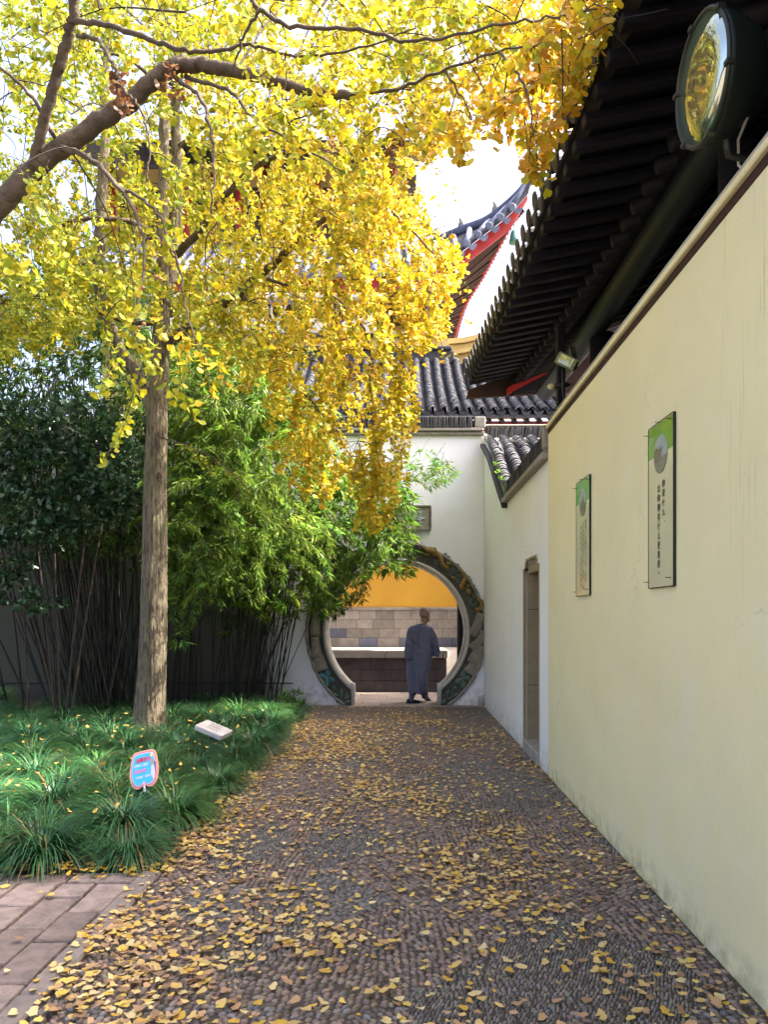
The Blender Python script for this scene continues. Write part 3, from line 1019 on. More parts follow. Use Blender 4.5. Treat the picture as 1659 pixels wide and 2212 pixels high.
ow = thing('ochre_wall', 'ochre yellow wall with stone block base behind the moon gate', 'wall', (0, 20, .7))
MB().bb(-9, 6, 20.0, 20.3, 1.78, 5.6).build('wall_face', M['ochre'], ow)
MB().bb(-9, 6, 20.02, 20.3, -.1, 1.775).build('wall_core', M['joint'], ow)
for r_ in range(4):
    z0, z1 = .70 + r_ * .25, .95 + r_ * .25
    x = -2.7 - .23 * (r_ % 2)
    while x < 2.9:
        x1 = x + random.uniform(.42, .62)
        blue = (r_ == 0 and random.random() < .55) or (r_ == 1 and random.random() < .15)
        MB().bb(x + .003, x1 - .003, 19.975, 20.1, z0 + .003, z1 - .002, .006).build('stone_block', M['blockblue' if blue else 'block'], ow)
        x = x1
x = -2.9
while x < 2.9:
    MB().bb(x + .003, x + .797, 19.955, 20.1, 1.702, 1.778, .008).build('cap_stone', M['block'], ow); x += .8

# ================================================================== curved tiles
M['tilerim'] = pmat('weathered_tile_edge', (.17, .17, .185), (.09, .09, .10), 20, .8, .3, 60, rand=.3)


def tile_mesh(name, wd, ln, thick, m, concave=False, arc=150, n=7):
    r_ = wd / 2 / math.sin(R(arc / 2))
    vs = []
    for (yy, k) in ((0, 1.0), (ln, .84)):
        for rr in (r_, r_ - thick):
            for i in range(n):
                a = R(-arc / 2 + arc * i / (n - 1))
                x, z = math.sin(a) * rr * k, math.cos(a) * rr - r_ * math.cos(R(arc / 2))
                vs.append((x, yy, -z + r_ * .3 if concave else z))
    fs = []
    for i in range(n - 1):
        fs += [(i, i + 1, 2 * n + i + 1, 2 * n + i), (n + i, 3 * n + i, 3 * n + i + 1, n + i + 1), (i, n + i, n + i + 1, i + 1)]
    fs += [(0, 2 * n, 3 * n, n), (n - 1, 2 * n - 1, 4 * n - 1, 3 * n - 1)]
    me = bpy.data.meshes.new(name); me.from_pydata(vs, [], fs); me.materials.append(m); me.materials.append(M['tilerim'])
    me.polygons.foreach_set('material_index', [1 if (i % 3 == 2 and i < 3 * (n - 1)) else 0 for i in range(len(fs))]); me.update()
    return me


def mesh_arrays(me):
    V = np.array([v.co[:] for v in me.vertices]); mesh_arrays.mi = np.array([p.material_index for p in me.polygons]); Fq = np.array([list(p.vertices) for p in me.polygons])
    return V, Fq


def drip_mesh(name, wd, hg, m):
    """crescent drip tile hanging at an eave, faces -Y"""
    o = [(-wd / 2, .02), (-wd * .42, -hg * .35), (-wd * .22, -hg * .78), (0, -hg), (wd * .22, -hg * .78), (wd * .42, -hg * .35), (wd / 2, .02), (wd * .25, -.012), (0, -.02), (-wd * .25, -.012)]
    return MB().prism(o, lambda u, v, t: (u, t, v), -.006, .012).mesh(name, m)


def tile_roof(parent, xs, prof, ex, wd, m, parts_rows=None, spread=None, drip=True):
    """rows of cover tiles up a slope; prof: list of (y, z) from eave to ridge; individual tiles below parts_rows, the rest one mesh"""
    P = crv(prof, 30)
    L_ = [0]
    for i in range(1, len(P)): L_.append(L_[-1] + float(np.linalg.norm(P[i] - P[i - 1])))
    def pos(s):
        i = min(max(int(np.searchsorted(L_, s)), 1), len(P) - 1)
        t = (s - L_[i - 1]) / (L_[i] - L_[i - 1])
        p = P[i - 1] + (P[i] - P[i - 1]) * t
        d = P[i] - P[i - 1]
        return p, math.atan2(d[1], d[0])
    sl = MB()
    q = crv(prof, 6)
    pitch = xs[1] - xs[0]
    x0, x1 = xs[0] - pitch * .6, xs[-1] + pitch * .9
    ring = [[(x0, a[0], a[1] - .05), (x1, a[0], a[1] - .05), (x1, a[0], a[1] - .11), (x0, a[0], a[1] - .11)] for a in q]
    parent = sl.loft(ring).build('roof', M['tiledark'], parent)
    tl = [tile_mesh('roof_tile', wd * random.uniform(.94, 1.05), ex * 2.0, .019, m) for _ in range(3)]
    tv, tf = mesh_arrays(tl[0]); tmi = mesh_arrays.mi
    cvm = tile_mesh('trough_tile', wd * .95, ex * 2.2, .012, m, concave=True)
    cv, cf = mesh_arrays(cvm)
    rest_M, rest_O = [], []
    cM, cO = [], []
    ns_ = int(L_[-1] / ex)
    pitch = xs[1] - xs[0]
    for x in xs:
        for k in range(ns_):
            p, sl = pos(k * ex)
            e = Euler((sl - .13 + random.gauss(0, .012), random.gauss(0, .02), random.gauss(0, .03)))
            loc = Vector((x + random.gauss(0, .006), p[0], p[1] + .062 + random.gauss(0, .004)))
            if parts_rows and k < parts_rows:
                o = mesh_obj('roof_tile', tl[(k * 7 + int(x * 10)) % 3], parent)
                o.location = loc; o.rotation_euler = e
            else:
                rest_M.append(np.array(e.to_matrix())); rest_O.append(loc[:])
            p2, sl2 = pos(k * ex)
            cM.append(np.array(Euler((sl2 - .08, 0, 0)).to_matrix())); cO.append((x + pitch / 2, p2[0], p2[1] - .02))
    if rest_M:
        rm_ = scatter_mesh('roof_tiles', tv, tf, np.array(rest_M), np.array(rest_O), np.ones((len(rest_O), 3)), [m, M['tilerim']])
        rm_.polygons.foreach_set('material_index', np.tile(tmi, len(rest_O)).astype(np.int32))
        o = mesh_obj('roof_tiles', rm_, parent)
        o['kind'] = 'stuff'
    o = mesh_obj('trough_tiles', scatter_mesh('trough_tiles', cv, cf, np.array(cM), np.array(cO), np.ones((len(cO), 3)), m), parent)
    o['kind'] = 'stuff'
    if drip:
        dm = drip_mesh('drip_tile', pitch * .8, .11, m)
        for x in xs:
            p, sl = pos(0)
            o = mesh_obj('drip_tile', dm, parent); o.location = (x + pitch / 2, p[0] - .02, p[1] + .02); o.rotation_euler = (R(12), random.gauss(0, .04), 0)


# gallery behind the gate wall: the big grey roof
ga = thing('gallery', 'low gallery with a curved grey tile roof behind the white wall', 'building', (.6, 15, 0))
PI_ = .237
tile_roof(ga, [-2.95 + PI_ * i for i in range(28)], [(14.0, 5.40), (15.2, 6.02), (16.4, 6.72), (17.5, 7.55)], .085, .165, M['tile'], parts_rows=11)
MB().bb(-3.3, 4.2, 14.12, 14.30, 5.10, 5.27, .01).build('eave_beam', M['redwood'], ga)
MB().bb(-3.3, 4.2, 14.16, 14.26, 4.96, 5.08, .01).build('tie_beam', M['brownwood'], ga)
for i in range(30):
    MB().box((-3.1 + i * .24, 14.45, 5.44), (.07, 1.0, .07), (R(27), 0, 0)).build('rafter', M['brownwood'], ga)
for x in (-1.42, 1.15, 3.9):
    MB().lathe([(.062, .15), (.062, 2.5), (.058, 4.96)], (x, 14.21, 0), n=14).lathe([(.11, -.02), (.12, .06), (.08, .15)], (x, 14.21, 0), n=14).build('column', M['black'], ga, smooth=True)
MB().bb(4.25, 4.5, 13.2, 14.95, -.1, 8.2).build('sun_block_wall', M['ochre2'], ga)  # added out of view to keep the sun off the gate floor
MB().bb(4.25, 4.5, 14.96, 19.9, -.1, 4.4).build('sun_block_wall', M['ochre2'], ga)  # added too, kept low so sun still reaches the terrace
# ridge: dark tile courses, ochre plaster, dark cap
MB().bb(-5, 1.28, 17.5, 17.85, 7.5, 7.83, .02).build('ridge_course', M['tiledark'], ga)
MB().bb(-5, 1.22, 17.46, 17.8, 7.832, 7.93, .02).build('ridge_moulding', M['tile'], ga)
MB().bb(-5, 1.12, 17.52, 17.8, 7.932, 8.14).build('ridge_plaster', M['ochre2'], ga)
MB().bb(-5, 1.0, 17.42, 17.9, 8.142, 8.25, .03).build('ridge_cap', M['tile'], ga)

# ochre gable with a swept stepped cap
gb = thing('ochre_gable', 'ochre plaster gable with stepped swept cornice above the grey roof', 'gable wall', (1.8, 17.9, 5))
top = [(945, 742), (965, 738), (1000, 735), (1035, 727), (1065, 716), (1100, 700), (1150, 676)]
def gpoly(off0, off1):
    up = [at(px, py + off0, 17.95) for px, py in crv(top, 5)]
    dn = [at(px, py + off1, 17.95) for px, py in crv(top, 5)]
    return [(p.x, p.z) for p in up] + [(p.x, p.z) for p in dn[::-1]]
for (o0, o1, y0) in ((0, 11, 17.75), (12, 21, 17.82), (22, 31, 17.80)):
    MB().prism(gpoly(o0, o1), lambda u, v, t: (u, t, v), y0, 18.2).build('cornice_step', M['ochre2'], gb)
body = [at(px, py + 32, 17.95) for px, py in crv(top[1:], 5)]
body = [(p.x, p.z) for p in body]
lo = [at(*p, 17.95) for p in ((1150, 900), (1012, 900), (1010, 808), (985, 802), (982, 786))]
MB().prism(body + [(p.x, p.z) for p in lo], lambda u, v, t: (u, t, v), 17.9, 18.2).build('gable_face', M['ochre2'], gb)
for (u0, u1, v0, v1) in ((988, 1008, 786, 788.5), (1005.5, 1008, 789, 799), (994, 1005, 797, 799), (994, 996.5, 791.5, 796.5), (1012, 1040, 786, 788.5), (1012, 1014.5, 789, 800), (1018, 1040, 793, 795.5)):
    a, b_ = at(u0, v1, 17.88), at(u1, v0, 17.88)
    MB().bb(a.x, b_.x, 17.87, 17.899, a.z, b_.z).build('fret_relief', M['palestone'], gb)

# lean-to roof between the white wall and the low right wall
lt = thing('side_roof', 'small mossy tile roof sloping down behind the low right wall', 'roof', (2, 11, 3))
tile_roof(lt, [1.50 + .235 * i for i in range(5)], [(9.9, 3.10), (10.7, 3.56), (11.6, 4.10), (12.55, 4.52)], .105, .165, M['tile'], parts_rows=40)
for (px, py, Y) in ((1079, 1058, 9.9), (1084, 1066, 9.85), (1072, 1035, 10.3), (1063, 1005, 10.9), (1090, 1072, 9.8), (1068, 1020, 10.6)):
    p = at(px, py, Y); p.x = max(p.x, 1.42)
    b_ = MB()
    for k in range(16):
        a = random.uniform(0, 6.28); ln = random.uniform(.03, .07)
        d = Vector((math.cos(a) * .8 - .3, math.sin(a) * .8, random.uniform(.2, 1))).normalized() * ln
        s = d.cross(Vector((0, 0, 1))).normalized() * ln * .3
        q = p + Vector((random.gauss(0, .02), random.gauss(0, .03), random.gauss(0, .015)))
        b_.add([q, q + d * .6 + s, q + d, q + d * .6 - s], [(0, 1, 2, 3)])
    me = b_.mesh('weed', M['bambooleaf']); a_ = me.attributes.new('Col', 'FLOAT_COLOR', 'POINT')
    a_.data.foreach_set('color', np.tile(np.array([.14, .26, .03, 1], dtype=np.float32), len(me.vertices)))
    mesh_obj('weed', me, lt)

# ================================================================== temple building over the right wall
tb = thing('temple_building', 'dark timber temple eave with tile ends overhanging the cream wall', 'building', (3, 4, 0))
EP = [(1.06, -3.0, 4.45), (1.06, 1.0, 4.45), (1.06, 4.2, 4.45), (1.03, 6.2, 4.465), (.985, 8.0, 4.55), (.915, 10.35, 4.76)]
EC = [np.array(p) for p in crv(EP, 14)]
def eave_at(yv):
    for i in range(len(EC) - 1):
        if EC[i][1] <= yv <= EC[i + 1][1]:
            t = (yv - EC[i][1]) / (EC[i + 1][1] - EC[i][1]); return EC[i] + (EC[i + 1] - EC[i]) * t
    return EC[-1]
ring = []
for p in EC:                    # roof deck: eave edge up to the ridge
    x, yv, z = p
    ring.append([(x + .10, yv, z + .05), (x + .9, yv, z + .24), (x + 2.0, yv, z + .72), (x + 4.2, yv, z + 1.7), (x + 4.2, yv, z + 1.9), (x + 2.0, yv, z + .88), (x + .9, yv, z + .38), (x + .02, yv, z + .14)])
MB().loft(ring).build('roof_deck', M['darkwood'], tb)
tm = tile_mesh('eave_tile', .15, .32, .016, M['tiledark'])
cap_ = MB().lathe([(.066, 0), (.075, .012), (.06, .02)], (0, 0, 0), (0, 1, 0), 12).mesh('tile_end_disc', M['tiledark'])
dm = drip_mesh('drip_tile', .17, .12, M['tiledark'])
yv = 1.2
k = 0
while yv < 10.3:
    p = eave_at(yv); p2 = eave_at(min(yv + .1, 10.34))
    yaw = -math.pi / 2
    o = mesh_obj('eave_tile', tm, tb); o.location = (p[0] - .02 + random.gauss(0, .008), yv, p[2] + .15 + random.gauss(0, .006)); o.rotation_euler = (R(16), 0, yaw)
    o = mesh_obj('tile_end_disc', cap_, tb); o.location = (p[0] - .045, yv, p[2] + .185); o.rotation_euler = (R(10), 0, yaw)
    o = mesh_obj('drip_tile', dm, tb); o.location = (p[0] - .03, yv + .12, p[2] + .165 + random.gauss(0, .008)); o.rotation_euler = (R(10), random.gauss(0, .06), yaw)
    # flying rafter with its lit outer end, and a round lower rafter behind
    e = Euler((0, R(-11), 0))
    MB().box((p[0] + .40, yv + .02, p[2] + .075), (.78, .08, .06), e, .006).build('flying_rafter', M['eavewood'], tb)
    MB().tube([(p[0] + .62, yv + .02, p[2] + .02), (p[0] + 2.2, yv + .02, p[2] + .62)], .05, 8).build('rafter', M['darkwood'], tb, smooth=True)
    yv += .24; k += 1
b_ = MB(); ring = []
for p in EC: ring.append([(p[0] + .03, p[1], p[2] + .115), (p[0] + .075, p[1], p[2] + .115), (p[0] + .075, p[1], p[2] + .17), (p[0] + .03, p[1], p[2] + .17)])
b_.loft(ring).build('eave_board', M['eavewood'], tb)
ring = []
for p in EC: ring.append([(p[0] + .74, p[1], p[2] + .03), (p[0] + .80, p[1], p[2] + .03), (p[0] + .80, p[1], p[2] + .16), (p[0] + .74, p[1], p[2] + .16)])
b_ = MB(); b_.loft(ring).build('rafter_tie', M['darkwood'], tb)
green = pmat('dark_green_lacquer', (.006, .014, .012), (.005, .009, .010), 6, .5, .15, 30)
MB().tube([(1.90, -3, 4.37), (1.90, 7.6, 4.37), (1.88, 9.6, 4.46)], .115, 14).build('eave_purlin', green, tb, smooth=True)
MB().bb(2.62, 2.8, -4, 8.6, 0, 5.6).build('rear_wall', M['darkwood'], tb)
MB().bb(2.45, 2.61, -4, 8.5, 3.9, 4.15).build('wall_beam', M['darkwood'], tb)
for yy in (1.4, 4.3, 7.25):
    MB().lathe([(.12, 0), (.12, 4.3)], (1.98, yy, 0), n=16).build('column', M['darkwood'], tb, smooth=True)
# gable end of the eave: red beams that return to the right at the far corner
MB().tube([(.99, 10.33, 4.90), (1.9, 10.1, 5.0), (3.4, 9.9, 5.2)], .045, 6).build('end_verge', M['tiledark'], tb)
def epl(name, pl, m, y0, y1):
    q = [at(px, py, y0) for px, py in pl]
    MB().prism([(p.x, p.z) for p in q], lambda u, v, t: (u, t, v), y0, y1).build(name, m, tb)


epl('barge_board', [(1096, 852), (1096, 838), (1215, 768), (1300, 718), (1300, 738), (1215, 788)], M['redwood'], 10.18, 10.24)
epl('end_panel', [(1008, 860), (1012, 842), (1110, 806), (1300, 700), (1300, 846), (1205, 848), (1110, 854)], M['brownwood'], 10.26, 10.32)
for i in range(5):
    epl('end_rafter', [(1112 + i * 9, 852 - i * 2), (1108 + i * 9, 846 - i * 2), (1215, 800 + i * 9), (1215, 806 + i * 9)], M['eavewood'], 10.20 - .004 * i, 10.25)
# dark board at the end of the cream wall
MB().bb(1.52, 1.60, 7.15, 7.23, 3.42, 4.4, .01).build('wall_end_post', M['darkwood'], tb)

# ================================================================== the great hall far behind
th = thing('temple_hall', 'tall temple hall with upswept red eave corner behind the trees', 'building', (-3, 24, 0))
HIP = crv([(1.05, 21.9, 12.55), (1.78, 21.0, 12.42), (2.49, 20.4, 12.42), (3.13, 19.6, 12.62), (3.43, 19.2, 12.95), (3.62, 19.0, 13.35)], 8)
FRE = crv([(-9, 19.2, 10.35), (-4, 19.2, 10.35), (.42, 19.1, 10.52), (1.43, 19.0, 10.92), (2.08, 19.0, 11.38), (2.8, 19.0, 11.95), (3.30, 19.0, 12.50)], 8)
SID = crv([(1.6, 33, 10.5), (1.78, 26.5, 10.72), (1.84, 24.5, 10.92), (2.0, 23.0, 11.2), (2.38, 21.7, 11.47), (2.7, 20.5, 11.75), (3.12, 19.5, 12.25)], 8)
# tiled front slope between the front eave and the hip
nF = len(FRE)
up = []
for i, p in enumerate(FRE):
    if p[0] < 1.05: up.append(np.array([p[0], 22.0, 12.6]))
    else:
        t = (p[0] - 1.05) / (3.30 - 1.05)
        up.append(np.array(HIP[min(int(t * (len(HIP) - 3)), len(HIP) - 1)]))
fslope = MB().loft([[tuple(a), tuple(b_), tuple(b_ + np.array([0, .05, -.08])), tuple(a + np.array([0, .05, -.08]))] for a, b_ in zip(FRE, up)]).build('front_slope', M['tile'], th)
bl = pmat('blue_grey_tile', (.13, .15, .22), (.07, .08, .13), 6, .6, .3, 30, rand=.3)
xs_ = np.arange(-8.5, 3.2, .30)
FX = np.array([p[0] for p in FRE])
for x in xs_:
    i = int(np.clip(np.searchsorted(FX, x), 1, nF - 1)); t = (x - FX[i - 1]) / (FX[i] - FX[i - 1])
    a = FRE[i - 1] * (1 - t) + FRE[i] * t; b_ = up[i - 1] * (1 - t) + up[i] * t
    d = b_ - a
    a = a - d / np.linalg.norm(d) * .06
    MB().tube([tuple(a + np.array([0, 0, .05])), tuple(a + d * .5 + np.array([0, 0, .05])), tuple(a + d * .97 + np.array([0, 0, .05]))], [.085, .085, .08], 8).build('tile_row', bl, fslope, smooth=True)
    MB().lathe([(.09, 0), (.11, .02), (.07, .04)], tuple(a + np.array([.0, -.02, .03])), (0, -1, -.2), 10).build('tile_end', bl, fslope)
    o = mesh_obj('drip_tile', drip_mesh('drip_tile', .26, .17, bl), fslope); o.location = tuple(a + np.array([.15, .02, .04]))
# red fascia board under the front eave, dark edge under the side eave
MB().loft([[tuple(p + np.array([0, .12, -.06])), tuple(p + np.array([0, .18, -.06])), tuple(p + np.array([.0, .22, -.06 - .34 * min(1, (3.5 - p[0]) / .6)])), tuple(p + np.array([0, .16, -.06 - .34 * min(1, (3.5 - p[0]) / .6)]))] for p in FRE]).build('fascia', M['redwood'], th)
MB().tube([tuple(p) for p in SID], .06, 6).build('side_fascia', M['redwood'], th)
for i in range(14, len(SID) - 1, 1):
    p = SID[i]
    MB().lathe([(.07, 0), (.09, .03), (.05, .06)], tuple(p + np.array([.06, 0, .06])), (1, -.3, -.2), 8).build('tile_end', bl, th)
# soffit between the side eave, the front eave and the wall corner
inner = crv([(-9, 22.2, 10.1), (-1.2, 22.2, 10.2), (-.3, 22.4, 10.35), (-.2, 23, 10.4), (-.2, 33, 10.2)], 10)
MB().loft([[tuple(FRE[int(t * (nF - 1))] + np.array([0, .25, -.22])), (min(FRE[int(t * (nF - 1))][0], .1), 22.3, 10.3)] for t in np.linspace(0, 1, 40)], cap=False, closed=False).build('front_soffit', M['brownwood'], th)
MB().loft([[tuple(SID[int(t * (len(SID) - 1))] + np.array([-.02, 0, -.02])), (.1, max(SID[int(t * (len(SID) - 1))][1], 22.3), 10.3)] for t in np.linspace(0, 1, 40)], cap=False, closed=False).build('side_soffit', M['brownwood'], th)
for i in range(30):             # rafters fanning under the corner
    t = .18 + .8 * i / 29
    a = SID[int(t * (len(SID) - 1))] + np.array([-.05, 0, -.06]); b_ = np.array([.15, max(a[1] * .6 + 9.2, 22.35), 10.3])
    MB().tube([tuple(a), tuple(b_)], .05, 5).build('rafter', M['brownwood'], th)
for i in range(40):
    t = .3 + .68 * i / 39
    a = FRE[int(t * (nF - 1))] + np.array([0, .3, -.28]); b_ = np.array([min(a[0] * .55, .1) if a[0] > 0 else a[0], 22.3, 10.25])
    MB().tube([tuple(a), tuple(b_)], .05, 5).build('rafter', M['brownwood'], th)
# hip ridge with its upturned beak and small beasts
MB().tube([tuple(p + np.array([0, 0, .08])) for p in HIP], [.14] * 20 + list(np.linspace(.14, .07, len(HIP) - 20)), 8).build('hip_ridge', bl, th, smooth=True)
MB().tube([(3.58, 19.02, 13.28), (3.63, 18.95, 13.55), (3.72, 18.85, 13.9), (3.80, 18.8, 14.1)], [.09, .07, .055, .03], 6).build('ridge_beak', M['stone'], th, smooth=True)
for (x, yv, z) in ((1.1, 21.85, 12.7), (1.75, 21.0, 12.55), (2.62, 20.25, 12.6), (3.35, 19.3, 12.95)):
    MB().tube([(x, yv, z), (x + .02, yv, z + .15), (x - .05, yv, z + .26), (x + .05, yv, z + .36)], [.07, .08, .05, .02], 6).tube([(x - .1, yv, z), (x - .07, yv, z + .14), (x, yv, z + .16)], [.03, .04, .04], 5).build('ridge_beast', M['stone'], th, smooth=True)
MB().tube([(2.98, 19.35, 11.95), (2.98, 19.35, 11.6)], .012, 5).lathe([(.05, .34), (.09, .28), (.12, .12), (.14, 0), (.12, -.01)], (2.98, 19.35, 11.3), n=12).build('wind_bell', pmat('verdigris_bell', (.08, .22, .20), (.05, .14, .13), 8, .5, .1), th, smooth=True)
# walls, red posts and white panels, upper roof
MB().bb(-9, .1, 22.3, 33, 0, 10.4).build('lower_wall', M['ochre2'], th)
MB().bb(-9, -.2, 22.6, 32, 12.2, 15.2).build('upper_wall', M['ochre2'], th)
for i in range(12):
    x = -8.8 + i * .78
    MB().lathe([(.11, 12.3), (.11, 15.2)], (x, 22.5, 0), n=10).build('red_post', M['redwood'], th, smooth=True)
    MB().bb(x + .2, x + .62, 22.52, 22.58, 12.9, 14.6).build('lattice_window', M['brownwood'], th)
MB().prism([(20.9, 15.0), (24, 16.6), (27.5, 18.6), (31, 16.6), (34, 15.0), (31, 16.3), (27.5, 18.2), (24, 16.2)], lambda u, v, t: (t, u, v), -10.5, .6).build('upper_roof', M['tile'], th)
MB().bb(-10, .2, 27.3, 27.7, 18.5, 19.1, .03).build('upper_ridge', M['tile'], th)
# pierced ridge of the front porch roof
MB().bb(-9, -.6, 17.9, 18.2, 8.3, 8.75, .02).build('porch_ridge_base', M['palestone'], th)
MB().bb(-9, -.6, 17.86, 18.24, 9.22, 9.36, .03).build('porch_ridge_cap', M['palestone'], th)
for i in range(26):
    x = -8.8 + i * .32
    MB().tube([(x + .12 * math.cos(a), 18.05, 8.985 + .21 * math.sin(a)) for a in np.linspace(0, 2 * math.pi, 14)], .035, 6).build('ridge_ring', M['palestone'], th, smooth=True)
# ================================================================== lettering
_gl = {}


def glyph(ch):
    """flat outline of one character as (verts 2D centred, faces)"""
    if ch not in _gl:
        cu = bpy.data.curves.new('glyph', 'FONT'); cu.body = ch; cu.align_x = 'CENTER'; cu.resolution_u = 2
        o = bpy.data.objects.new('glyph', cu); col.objects.link(o)
        bpy.context.view_layer.update()
        me = bpy.data.meshes.new_from_object(o.evaluated_get(bpy.context.evaluated_depsgraph_get()))
        _gl[ch] = ([(v.co.x, v.co.y - .38) for v in me.vertices], [tuple(p.vertices) for p in me.polygons])
        bpy.data.objects.remove(o); bpy.data.curves.remove(cu); bpy.data.meshes.remove(me)
    return _gl[ch]


def letters(mb, s, org, right, up, size, step, vertical=False, bold=1.0):
    p = Vector(org)
    for ch in s:
        if ch != ' ':
            V, Fs = glyph(ch)
            sh = (.35 if ch in ',。' and vertical else 0)
            nrm = right.cross(up).normalized()
            for q, (ox, oy) in enumerate(((0, 0), (.028, .0), (-.028, .0), (0, .02))):     # heavier strokes
                mb.add([p + right * ((x * bold + sh + ox) * size) + up * ((y + sh + oy) * size) + nrm * (.00008 * q) for x, y in V], Fs)
        p = p + (up * -step if vertical else right * step)
    return mb


# ---- two verse boards on the cream wall
bgreen = pmat('board_green_print', (.13, .32, .035), (.10, .26, .03), 3, .25, .0, coat=.3)
bgreen2 = pmat('board_teal_green_print', (.11, .33, .10), (.10, .28, .05), 3, .25, .0, coat=.3)
bcream = pmat('board_cream_print', (.66, .60, .36), (.60, .56, .34), 2, .25, .0, coat=.3)
bink = pmat('board_ink', (.05, .045, .025), (.05, .045, .025), 3, .5, .0)
bsky = pmat('photo_sky_print', (.26, .33, .34), (.33, .36, .32), 9, .3, .0)
broof = pmat('photo_roof_print', (.14, .11, .07), (.2, .17, .12), 30, .3, .0)
bstone = pmat('photo_stone_print', (.24, .22, .17), (.15, .15, .1), 40, .3, .0, stretch=(1, 1, 3))
RT, UP = Vector((0, -1, 0)), Vector((0, 0, 1))


def verse_board(label, y0, y1, cols_, size, step, gm, tx, grp=None):
    z0, z1 = 1.708, 2.605
    xf = WX - .014
    t = thing('verse_board', label, 'sign', (xf, (y0 + y1) / 2, z0))
    pn = MB().bb(xf, WX - .002, y0, y1, z0, z1).build('panel', bcream, t)
    MB().bb(xf - .0012, xf - .0002, y0 + .004, y1 - .004, 2.43, z1 - .004).build('green_header', gm, t)
    zc, yc, r_ = 2.428, (y0 + y1) / 2 - .005, .104
    disc = [(yc + r_ * math.cos(a), zc + r_ * math.sin(a)) for a in np.linspace(0, 2 * math.pi, 40)[:-1]]
    fn = lambda u, v, q: (q, u, v)
    MB().prism(disc, fn, xf - .0022, xf - .0013).build('photo_sky', bsky, pn)
    lo = [(yc + r_ * math.cos(a), zc + r_ * math.sin(a)) for a in np.linspace(math.pi, 2 * math.pi, 24)]
    hz = [(yc + r_ * .98, zc - .02), (yc + .05, zc - .015), (yc, zc - .03), (yc - .04, zc - .005), (yc - r_ * .98, zc - .01)][::1]
    lo2 = [(yc + r_ * math.cos(a), zc + r_ * math.sin(a)) for a in np.linspace(-math.pi + .12, -.12, 22)]
    MB().prism(lo2 + hz[:0] + [(yc + r_ * .95, zc - .02), (yc + .03, zc - .03), (yc - .03, zc - .015)], fn, xf - .0031, xf - .0023).build('photo_stone', bstone, pn)
    if tx == 0:
        rf = [(yc + .098, zc - .01), (yc + .094, zc + .035), (yc + .06, zc + .045), (yc + .03, zc + .03), (yc - .02, zc + .04), (yc - .012, zc + .01), (yc + .0, zc - .03), (yc + .08, zc - .04)]
    else:
        rf = [(yc + .07, zc - .06), (yc + .06, zc + .0), (yc + .02, zc + .02), (yc - .02, zc + .045), (yc - .035, zc + .01), (yc - .06, zc - .01), (yc - .05, zc - .07)]
    MB().prism(rf, fn, xf - .0040, xf - .0032).build('photo_roof', broof, pn)
    # faint seal in the header
    sm = MB()
    letters(sm, '禅', (xf - .0018, y1 - .06, 2.53), RT, UP, .05, .05)
    sm.build('seal_mark', pmat('seal_print', (.26, .45, .16), (.26, .45, .16), 3, .3, .0), t)
    for s, yy, zz in cols_:
        letters(MB(), s, (xf - .0012, yy, zz), RT, UP, size, step, True, 1.05).build('lettering', bink, pn, fix=False)
    # edge strip and nails
    dk = M['metal']
    MB().bb(xf - .003, WX - .002, y0 - .006, y0 - .0005, z0, z1).build('edge_strip', dk, t)
    MB().bb(xf - .003, WX - .002, y1 + .0005, y1 + .004, z0, z1).build('edge_strip', dk, t)
    MB().bb(xf - .003, WX - .002, y0, y1, z1 + .0005, z1 + .004).build('edge_strip', dk, t)
    MB().bb(xf - .003, WX - .002, y0, y1, z0 - .005, z0 - .0005).build('edge_strip', dk, t)
    for (yy, zz) in ((y0 + .02, z1 - .03), (y1 - .005, z1 - .035), (y0 + .19, z1 - .004), (y0 + .03, z0 + .04), (y1 - .01, z0 + .03)):
        MB().tube([(WX, yy, zz), (xf - .03, yy + .004, zz + .003)], .0022, 5).build('nail', M['black'], pn)
    return t


verse_board('larger near verse board with two columns of characters on the cream wall', 3.83, 4.21,
            [('你是什么,', 3.83 + .38 * .37, 2.262), ('比你拥有什么更重要。', 3.83 + .38 * .56, 2.245)], .045, .0515, bgreen, 0)
verse_board('far verse board with three columns of small characters near the doorway', 5.53, 5.94,
            [('知觉人之所自己之长,常觉', 5.53 + .11, 2.27), ('之心也是智已之心,自在,到', 5.53 + .18, 2.255), ('觉即是智慧,常觉又成智慧。', 5.53 + .25, 2.235)], .034, .0405, bgreen2, 1)

# ---- round floodlight on the wall top
LC, LN, LR = Vector((1.224, 3.0, 3.722)), Vector((-.9952, -.0363, -.0904)).normalized(), .24
fl = thing('round_floodlight', 'large round glass floodlight on the wall top under the eave', 'floodlight', (1.5, 3.0, 3.4))


def glassmat(name, base, fac):
    m = bpy.data.materials.new(name)
    n, ns, L = nodes_of(m)
    out = N(n, 'ShaderNodeOutputMaterial')
    d = N(n, 'ShaderNodeBsdfDiffuse'); d.inputs[0].default_value = c4(base)
    gl = N(n, 'ShaderNodeBsdfGlossy', Roughness=.03); gl.inputs[0].default_value = (.9, .95, .85, 1)
    mx = N(n, 'ShaderNodeMixShader'); mx.inputs[0].default_value = fac
    L.new(d.outputs[0], mx.inputs[1]); L.new(gl.outputs[0], mx.inputs[2]); L.new(mx.outputs[0], out.inputs[0])
    return m


